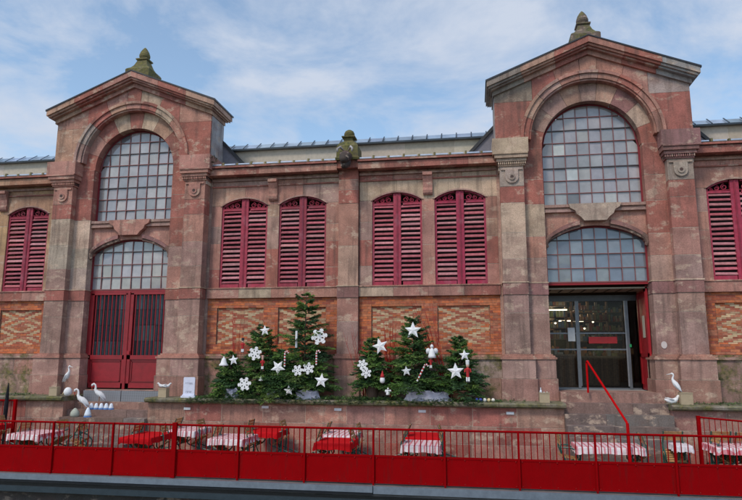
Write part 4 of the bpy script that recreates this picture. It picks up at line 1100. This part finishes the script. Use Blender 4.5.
# ============================================================ LEDGE ITEMS
def bag(x, label, s_=1, items='birds', y=-1.0):
    t = thing('sand_coloured_box', label, 'box', (x, y, LZ), R(rg.uniform(-8, 8)))
    q = MB(); w, h = .115*s_, .24*s_; c = (.42, .33, .22)
    q.box(-w, w, -w*.7, -w*.7+.01, .003, h, c); q.box(-w, w, w*.7-.01, w*.7, .003, h, c); q.box(-w, -w+.01, -w*.7+.01, w*.7-.01, .003, h, c); q.box(w-.01, w, -w*.7+.01, w*.7-.01, .003, h, c); q.box(-w+.01, w-.01, -w*.7+.01, w*.7-.01, .003, .02, c)
    q.box(-w-.006, w+.006, -w*.7-.006, -w*.7-.001, h-.03, h+.004, (.36, .28, .19))
    q.build('box_body', M['matte'], t)
    return t
def dove(x, y, z, s_, rz, label, group=None):
    q = MB(); q.sweep([(-.16, 0, .10), (-.11, 0, .07), (-.04, 0, .055), (.04, 0, .07), (.075, 0, .10), (.095, 0, .135), (.115, 0, .15), (.135, 0, .148), (.155, 0, .14)], [.012, .028, .045, .048, .036, .025, .026, .018, .004], 10, WH)
    q.sweep([(.0, -.03, .08), (-.06, -.05, .10), (-.13, -.04, .13)], [.02, .025, .006], 6, WH, .5); q.sweep([(.0, .03, .08), (-.06, .05, .10), (-.13, .04, .13)], [.02, .025, .006], 6, WH, .5)
    q.tube((.0, .015, .03), (0, .015, .0), .005, 5, (.5, .25, .1)); q.tube((.0, -.015, .03), (0, -.015, .0), .005, 5, (.5, .25, .1))
    for i in range(len(q.v)): q.v[i] = tuple(c*s_ for c in q.v[i])
    o = q.build('white_bird_figure', M['matte'], None, True); o.location = (x, y, z); o.rotation_euler = (0, 0, rz); tag(o, label, 'bird figure', group)
bag(-7.98, 'plain sand coloured box at the end of the left wall beside a stork', 1.0)
bag(-4.78, 'sand coloured box with two white birds on top, left of the white sign', 1.0)
bag(5.02, 'sand coloured box with little white bottles, left of the entrance steps', 1.0)
bag(8.2, 'sand coloured box right of the entrance steps under the stork', 1.15)
dove(-4.84, -1.0, LZ+.24, .85, R(200), 'left white bird sitting on the box beside the white sign'); dove(-4.70, -1.0, LZ+.24, .8, R(30), 'right white bird sitting on the box beside the white sign')
dove(7.92, -1.0, LZ+.0, 1.25, R(15), 'white bird on the coping at the right edge of the entrance steps')
for i, (dx, h, c, lb) in enumerate(((-.075, .20, (.75, .78, .85), 'tallest white bottle in the box left of the entrance'), (0., .10, (.7, .72, .78), 'short pale bottle in the middle of the box left of the entrance'), (.07, .11, (.75, .7, .6), 'short cream bottle at the right of the box left of the entrance'))):
    q = MB(); q.lathe([(.026, 0), (.028, h*.6), (.012, h*.75), (.012, h), (.014, h+.004)], (0, 0, 0), 10, c); o = q.build('bottle', M['matte']); o.location = (5.02+dx, -1.0, LZ+.15); tag(o, lb, 'bottle', 'bottles in the box left of the entrance')
# white sign with two unreadable grey lines
sg = thing('white_sign', 'small white upright sign with two grey text lines on the coping', 'sign', (-4.06, -1.02, LZ))
q = MB(); pl = [(-.16, .08), (-.16, .50), (-.145, .53), (.145, .53), (.16, .50), (.16, .08)]; q.prism(pl, -.012, .012, (.66, .68, .82)); q.build('board', M['matte'], sg)
q = MB(); q.box(-.20, .20, -.06, .06, .002, .05, (.66, .68, .82)); q.box(-.17, .17, -.04, .04, .05, .08, (.66, .68, .82)); q.build('foot', M['matte'], sg)
q = MB(); ink = (.25, .26, .34)
for z, n, w in ((.37, 6, .033), (.15, 5, .030)):
    for k in range(n):
        x = (k-(n-1)/2)*w*1.15; t_ = rg.randrange(4)
        q.box(x-w*.35, x-w*.2, -.0155, -.0125, z-.022, z+.022, ink)
        if t_ != 0: q.box(x-w*.35, x+w*.3, -.0158, -.0126, z+.014, z+.022, ink)
        if t_ != 1: q.box(x-w*.35, x+w*.3, -.0159, -.0127, z-.022, z-.014, ink)
        if t_ > 1: q.box(x+w*.18, x+w*.3, -.0157, -.0128, z-.022, z+.022, ink)
q.build('lettering', M['matte'], sg)
# small balls at the right end
for i, (dx, c, lb) in enumerate(((0, (.03, .05, .35), 'small dark blue ball, leftmost in the row beside the right end fir'), (.09, (.05, .08, .4), 'second small ball, blue, in the row beside the right end fir'), (.19, (.75, .74, .7), 'small white ball in the middle of the row beside the right end fir'), (.29, (.7, .55, .3), 'small yellowish ball in the row beside the right end fir'), (.39, (.8, .75, .68), 'small cream ball at the right end of the row'))):
    q = MB(); q.lathe([(.01, 0), (.03, .008), (.043, .03), (.045, .047), (.038, .07), (.02, .086), (.004, .09)], (0, 0, 0), 12, c); o = q.build('small_ball', M['generic'], None, True); o.location = (3.42+dx, -1.05, LZ); tag(o, lb, 'ball', 'small coloured balls on the coping')
# storks
def stork(x, y, z, s_, rz, label, pose=0, beak=(.40, .05, .03), legs=True):
    t = thing('stork_figure', label, 'stork figure', (x, y, z), rz); q = MB()
    if pose == 0:   # upright, neck folded over the back, body slanting down to the tail
        sp = [(-.20, 0, .28), (-.16, 0, .34), (-.10, 0, .43), (-.03, 0, .54), (.03, 0, .63), (.055, 0, .70), (.035, 0, .77), (.015, 0, .82), (.03, 0, .865), (.065, 0, .885), (.10, 0, .875)]
        ra = [.012, .04, .075, .085, .06, .038, .028, .026, .032, .036, .02]
    else:           # neck arched forward and down
        sp = [(-.24, 0, .34), (-.20, 0, .38), (-.12, 0, .45), (-.02, 0, .52), (.07, 0, .58), (.12, 0, .66), (.11, 0, .75), (.13, 0, .82), (.18, 0, .85), (.225, 0, .82), (.24, 0, .77)]
        ra = [.012, .04, .08, .095, .07, .042, .032, .028, .032, .036, .022]
    q.sweep(sp, ra, 12, WH)
    for i in range(len(q.v)): q.v[i] = tuple(c*s_ for c in q.v[i])
    q.build('body', M['matte'], t, True)
    hx, hz = sp[-1][0], sp[-1][2]
    q = MB(); e = (hx+.15, 0, hz-.03) if pose == 0 else (hx-.02, 0, hz-.15)
    q.sweep([(hx-.01, 0, hz), tuple((Vector((hx, 0, hz))+Vector(e))/2), e], [.018, .013, .003], 8, beak)
    for i in range(len(q.v)): q.v[i] = tuple(c*s_ for c in q.v[i])
    q.build('beak', M['matte'], t)
    q = MB()
    for sg_ in (-1, 1): q.sweep([(.0, sg_*.07, .57 if pose == 0 else .55), (-.07, sg_*.085, .46), (-.17, sg_*.06, .33), (-.22, sg_*.03, .27)], [.03, .05, .035, .008], 8, (.70, .71, .74), .35)
    for i in range(len(q.v)): q.v[i] = tuple(c*s_ for c in q.v[i])
    q.build('wings', M['matte'], t, True)
    for sg_ in (-1, 1):
        q = MB(); q.sweep([(-.03, sg_*.03, .42), (-.02, sg_*.035, .22), (-.01, sg_*.035, .0)], [.012*s_, .008*s_, .007*s_], 6, (.30, .16, .10)); q.tube((-.01, sg_*.035, .006), (.05, sg_*.045, .006), .006, 5, (.3, .16, .1))
        for i in range(len(q.v)): q.v[i] = tuple(c*s_ for c in q.v[i])
        q.build('leg', M['generic'], t)
stork(-7.66, -.95, LZ+.16, .72, R(-15), 'white stork figure standing upright at the end of the left wall', 0, (.6, .6, .6))
stork(-6.80, -.78, -3.18-.177, .80, R(200), 'upper of two arched neck white storks, nearer the red gate', 1)
stork(-7.12, -1.05, -3.18-.177*2, .85, R(195), 'lower of two arched neck white storks on the gate steps', 1)
stork(7.99, -.98, LZ+.10, .68, R(160), 'white stork figure right of the entrance leaning against the pier base', 0, (.6, .6, .6))
q = MB(); q.lathe([(.05, 0), (.13, .03), (.175, .10), (.18, .17), (.14, .25), (.07, .30), (.01, .31)], (0, 0, 0), 18, WH); q.sweep([(-.12, -.05, .15), (-.17, -.1, .10), (-.2, -.12, .04)], [.03, .02, .01], 8, (.5, .36, .2))
o = q.build('round_bird_figure', M['matte'], None, True); o.location = (-7.58, -1.0, LZ); o.scale = (.62, .6, .75); tag(o, 'round white bird figure with a brown beak at the foot of the upright stork', 'bird figure')
for i in range(5):
    t = thing('bell_cup', ('leftmost', 'second from left', 'middle', 'second from right', 'rightmost')[i]+' of the five white cups with blue rims on the gate steps', 'cup', (-6.98+i*.148, -.80, -3.357), 0, 'white cups with blue rims on the gate steps')
    q = MB(); q.lathe([(.068, .03), (.062, .06), (.048, .11), (.034, .15), (.012, .165)], (0, 0, 0), 14, (.70, .75, .85)); q.build('cup_body', M['matte'], t, True)
    q = MB(); q.lathe([(.07, 0), (.074, .015), (.070, .03)], (0, 0, 0), 14, (.08, .22, .55)); q.build('blue_rim', M['matte'], t)
t = thing('bell_cup', 'single larger white cup with blue rim one step below the row of five', 'cup', (-6.86, -1.12, -3.534), 0, 'white cups with blue rims on the gate steps')
q = MB(); q.lathe([(.095, .03), (.085, .08), (.06, .17), (.03, .23), (.012, .25)], (0, 0, 0), 14, (.70, .78, .88)); q.build('cup_body', M['matte'], t, True)
q = MB(); q.lathe([(.098, 0), (.10, .015), (.096, .03)], (0, 0, 0), 14, (.08, .22, .55)); q.build('blue_rim', M['matte'], t)
q = MB(); q.lathe([(.10, 0), (.12, .05), (.11, .12), (.07, .18), (.02, .23)], (0, 0, 0), 14, (.38, .40, .34)); o = q.build('stone_egg', M['generic'], None, True); o.location = (-7.24, -1.12, -3.534); tag(o, 'grey green pointed stone ornament left of the larger cup on the gate steps', 'ornament')
for i, (x, z, lb) in enumerate(((-4.04, -3.27, 'small white plate on the terrace wall below the white sign'), (-1.92, -3.20, 'small white plate on the terrace wall below the low bushy fir'), (-.02, -3.23, 'small white plate on the terrace wall below the middle pier'), (2.09, -3.24, 'small white plate on the terrace wall below the long lavender cloth'), (4.2, -3.25, 'small white plate on the terrace wall nearest the entrance steps'))):
    q = MB(); q.box(x-.09, x+.09, -1.125, -1.105, z-.03, z+.03, (.72, .74, .78)); tag(q.build('number_plate', M['matte']), lb, 'plate', 'small white plates under the coping')
# ============================================================ TABLES AND CHAIRS
DG = (.016, .085, .068)
def table(x, y, w, d_, label, cloth, h=.73, drop=.12, rz=0):
    short = label.replace('bright ', '').replace('red and white ', '').replace('pale ', '').replace('long ', '').replace('small ', '').replace('entrance ', '')
    t = thing('bistro_table', 'folding table under the '+short, 'table', (x, y, TZ), rz)
    q = MB(); q.box(-w/2, w/2, -d_/2, d_/2, h-.03, h-.004, (.14, .1, .06)); q.build('tabletop', M['generic'], t)
    for sg_ in (-1, 1):
        q = MB(); q.sweep([(sg_*(w/2-.06), -d_/2+.06, 0), (sg_*(w/2-.06), d_/2-.08, h-.03)], .014, 6, DG); q.build('leg', M['paint'], t)
        q = MB(); q.sweep([(sg_*(w/2-.09), d_/2-.06, 0), (sg_*(w/2-.09), -d_/2+.08, h-.03)], .014, 6, DG); q.build('leg', M['paint'], t)
    # draped cloth
    q = MB(); W, D = w/2+.012, d_/2+.012; nx, ny = 26, 26
    rg2 = random.Random(int(x*100+y*10)); col = {'red': (.50, .008, .012), 'check': (.7, .7, .7), 'white': (.66, .60, .64)}[cloth]
    ring_ = []
    per = []
    for i in range(nx): per.append((-W+2*W*i/nx, -D, 0, -1))
    for i in range(ny): per.append((W, -D+2*D*i/ny, 1, 0))
    for i in range(nx): per.append((W-2*W*i/nx, D, 0, 1))
    for i in range(ny): per.append((-W, D-2*D*i/ny, -1, 0))
    n = len(per); levels = 6; ph = rg2.uniform(0, 6)
    for j in range(levels):
        t_ = j/(levels-1)
        for i, (px, py, ax, ay) in enumerate(per):
            fl = (.012*t_+.03*t_*(.5+.5*math.sin(i*.9+ph)))*1.0
            corner = 1 if (i % nx < 2 or i % nx > nx-3) else 0
            dz = drop*t_*(1+.22*corner+.06*math.sin(i*.5+ph))
            q.v.append((px+ax*fl, py+ay*fl, h-dz+(0.002 if j == 0 else 0)))
    for j in range(levels-1):
        for i in range(n): a = j*n+i; b = j*n+(i+1) % n; q.face([a+n, b+n, b, a], col)
    q.face(list(range(n)), col)
    o = q.build('tablecloth', M['check' if cloth == 'check' else 'cloth'], None, True); o.location = (x, y, TZ); o.rotation_euler = (0, 0, rz)
    for p in o.data.polygons:
        if len(p.vertices) > 8: p.use_smooth = False
    tag(o, label, 'tablecloth')
def make_chair():
    t = thing('folding_chair', 'x', 'chair', (0, 0, -50), 0, 'wooden slat folding chairs tipped against the tables')
    q = MB()
    for s_ in (-1, 1):
        q.sweep([(s_*.19, -.20, 0), (s_*.19, .10, .44), (s_*.19, .20, .60), (s_*.19, .26, .86)], .0155, 6, DG)
        q.sweep([(s_*.175, .22, 0), (s_*.175, -.18, .44)], .0155, 6, DG)
        q.sweep([(s_*.205, .19, .62), (s_*.23, .02, .66), (s_*.235, -.14, .62), (s_*.225, -.20, .52), (s_*.2, -.18, .45)], .0155, 6, DG)
    q.tube((-.19, -.20, .02), (.19, -.20, .02), .010, 6, DG); q.tube((-.175, .22, .02), (.175, .22, .02), .010, 6, DG)
    q.build('frame', M['paint'], t)
    q = MB(); 
    for k in range(6): q.box(-.20, .20, -.20+k*.066, -.20+k*.066+.05, .445, .462, jit((.42, .22, .09), .25))
    q.build('seat', M['wood'], t)
    q = MB(); mt = Matrix.Translation((0, .225, .66)) @ Matrix.Rotation(R(-13), 4, 'X')
    for k in range(3): q.box(-.205, .205, -.012, .004, k*.07, k*.07+.055, jit((.42, .22, .09), .25), mt)
    q.build('backrest', M['wood'], t)
    return t
chair0 = make_chair()
first = [True]
def chair(x, y, rz, tl, label, z=0):
    c = chair0 if first[0] else dup(chair0, (0, 0, 0), 0, 'x')
    first[0] = False
    c.location = (x, y, TZ+z); c.rotation_mode = 'XYZ'
    # rz turns the chair, tl tips it forward onto the table
    m_ = Matrix.Rotation(rz, 4, 'Z') @ Matrix.Rotation(tl, 4, 'X')
    c.rotation_euler = m_.to_euler(); c['label'] = label
for a in (
    (-9.15, -2.0, .75, 1.0, 'red cloth on the leftmost table near the small side railing', 'red'),
    (-6.85, -3.1, .78, .9, 'red and white checked cloth on the table left of the storks', 'check'),
    (-4.02, -3.1, .72, 1.1, 'red cloth on the table in front of the gate steps', 'red'),
    (-3.62, -1.85, .72, .95, 'pale checked cloth on the table below the white sign', 'check'),
    (-1.98, -3.05, .78, .95, 'red and white checked cloth on the front table below the medium fir', 'check'),
    (-1.62, -1.75, .76, .9, 'red cloth on the rear table below the tallest fir', 'red'),
    (.44, -3.30, .74, .95, 'bright red cloth on the front table below the middle pier', 'red'),
    (.28, -1.95, .74, 1.1, 'pale checked cloth on the rear table below the middle pier', 'check'),
    (2.27, -3.35, .76, .9, 'red and white checked cloth on the front table below the tall right fir', 'check'),
    (2.22, -2.0, .76, 1.0, 'bright red cloth on the rear table below the tall right fir', 'red'),
    (6.02, -2.98, 1.28, .74, 'long pale checked cloth on the table at the foot of the entrance steps', 'check'),
    (7.55, -2.55, .30, .5, 'small white cloth hanging over a narrow table right of the entrance steps', 'white'),
    (8.62, -2.6, 1.05, .8, 'pale checked cloth on the rightmost table before the side railing', 'check')):
    table(*a)
H = PI/2
for (x, y, rz, tl, lb) in (
    (-9.75, -2.2, H, .5, 'tipped chair left of the leftmost red table'), (-8.55, -2.0, -H, .6, 'tipped chair right of the leftmost red table'), (-8.2, -3.0, -H*.7, .6, 'tipped chair between the leftmost red table and the checked table'),
    (-7.42, -3.0, H, .55, 'tipped chair left of the checked table near the storks'), (-6.30, -2.6, -H, .6, 'tipped chair right of the checked table near the storks'), (-5.95, -3.2, H*1.2, .62, 'tipped chair with green frame below the two storks'),
    (-5.55, -2.9, -H*.9, .6, 'tipped chair in front of the lowest gate step'), (-4.6, -2.9, H, .6, 'tipped chair left of the red table in front of the gate steps'), (-4.15, -1.75, H, .55, 'tipped chair left of the pale table below the white sign'),
    (-3.45, -2.95, -H*.9, .62, 'tipped chair right of the red table in front of the gate steps'), (-3.05, -1.9, -H, .6, 'tipped chair right of the pale table below the white sign'), 
    (-2.56, -3.0, H, .55, 'tipped chair left of the checked table below the medium fir'), (-1.42, -3.0, -H, .6, 'tipped chair right of the checked table below the medium fir'), (-2.15, -1.8, H, .45, 'tipped chair left of the rear red table below the tallest fir'), (-1.06, -1.8, -H, .5, 'tipped chair right of the rear red table below the tallest fir'),
    (-.12, -3.25, H, .55, 'tipped chair left of the bright red table below the middle pier'), (.98, -3.25, -H, .58, 'tipped chair right of the bright red table below the middle pier'), (.86, -2.1, -H, .5, 'tipped chair right of the pale table below the middle pier'), (-.28, -2.0, H, .6, 'tipped chair left of the pale table below the middle pier'),
    (1.70, -3.3, H, .55, 'tipped chair left of the checked table below the tall right fir'), (2.84, -3.3, -H, .55, 'tipped chair right of the checked table below the tall right fir'), (1.64, -2.2, H, .6, 'tipped chair left of the rear red table below the tall right fir'), (2.80, -2.1, -H, .58, 'tipped chair right of the rear red table below the tall right fir'),
    (5.15, -3.0, H, .2, 'chair at the left end of the long table by the entrance steps'), (6.88, -3.0, -H, .55, 'tipped chair at the right end of the long table by the entrance steps'),
    (7.45, -2.2, 0, .6, 'tipped chair behind the small white cloth'), (8.0, -2.6, H, .62, 'tipped chair left of the rightmost table'), (8.45, -2.0, 0, .62, 'left one of two chairs tipped over the back of the rightmost table'), (8.92, -2.0, 0, .66, 'right one of two chairs tipped over the back of the rightmost table')):
    chair(x, y, rz, tl, lb, .2*math.sin(tl)+.004)
# furled black parasol at the far left
t = thing('furled_parasol', 'thin furled black parasol standing at the left edge of the terrace', 'parasol', (-8.95, -1.6, TZ))
q = MB(); q.tube((0, 0, 0), (.02, 0, 1.75), .018, 8, (.03, .03, .035)); q.build('pole', M['generic'], t)
q = MB(); q.sweep([(.008, 0, .8), (.012, 0, 1.1), (.016, 0, 1.5), (.02, 0, 1.78)], [.05, .055, .04, .012], 10, (.02, .02, .025)); q.build('canopy', M['cloth'], t)
q = MB(); q.lathe([(.2, 0), (.2, .05), (.04, .07)], (0, 0, 0), 16, (.1, .1, .1)); q.build('base', M['generic'], t)
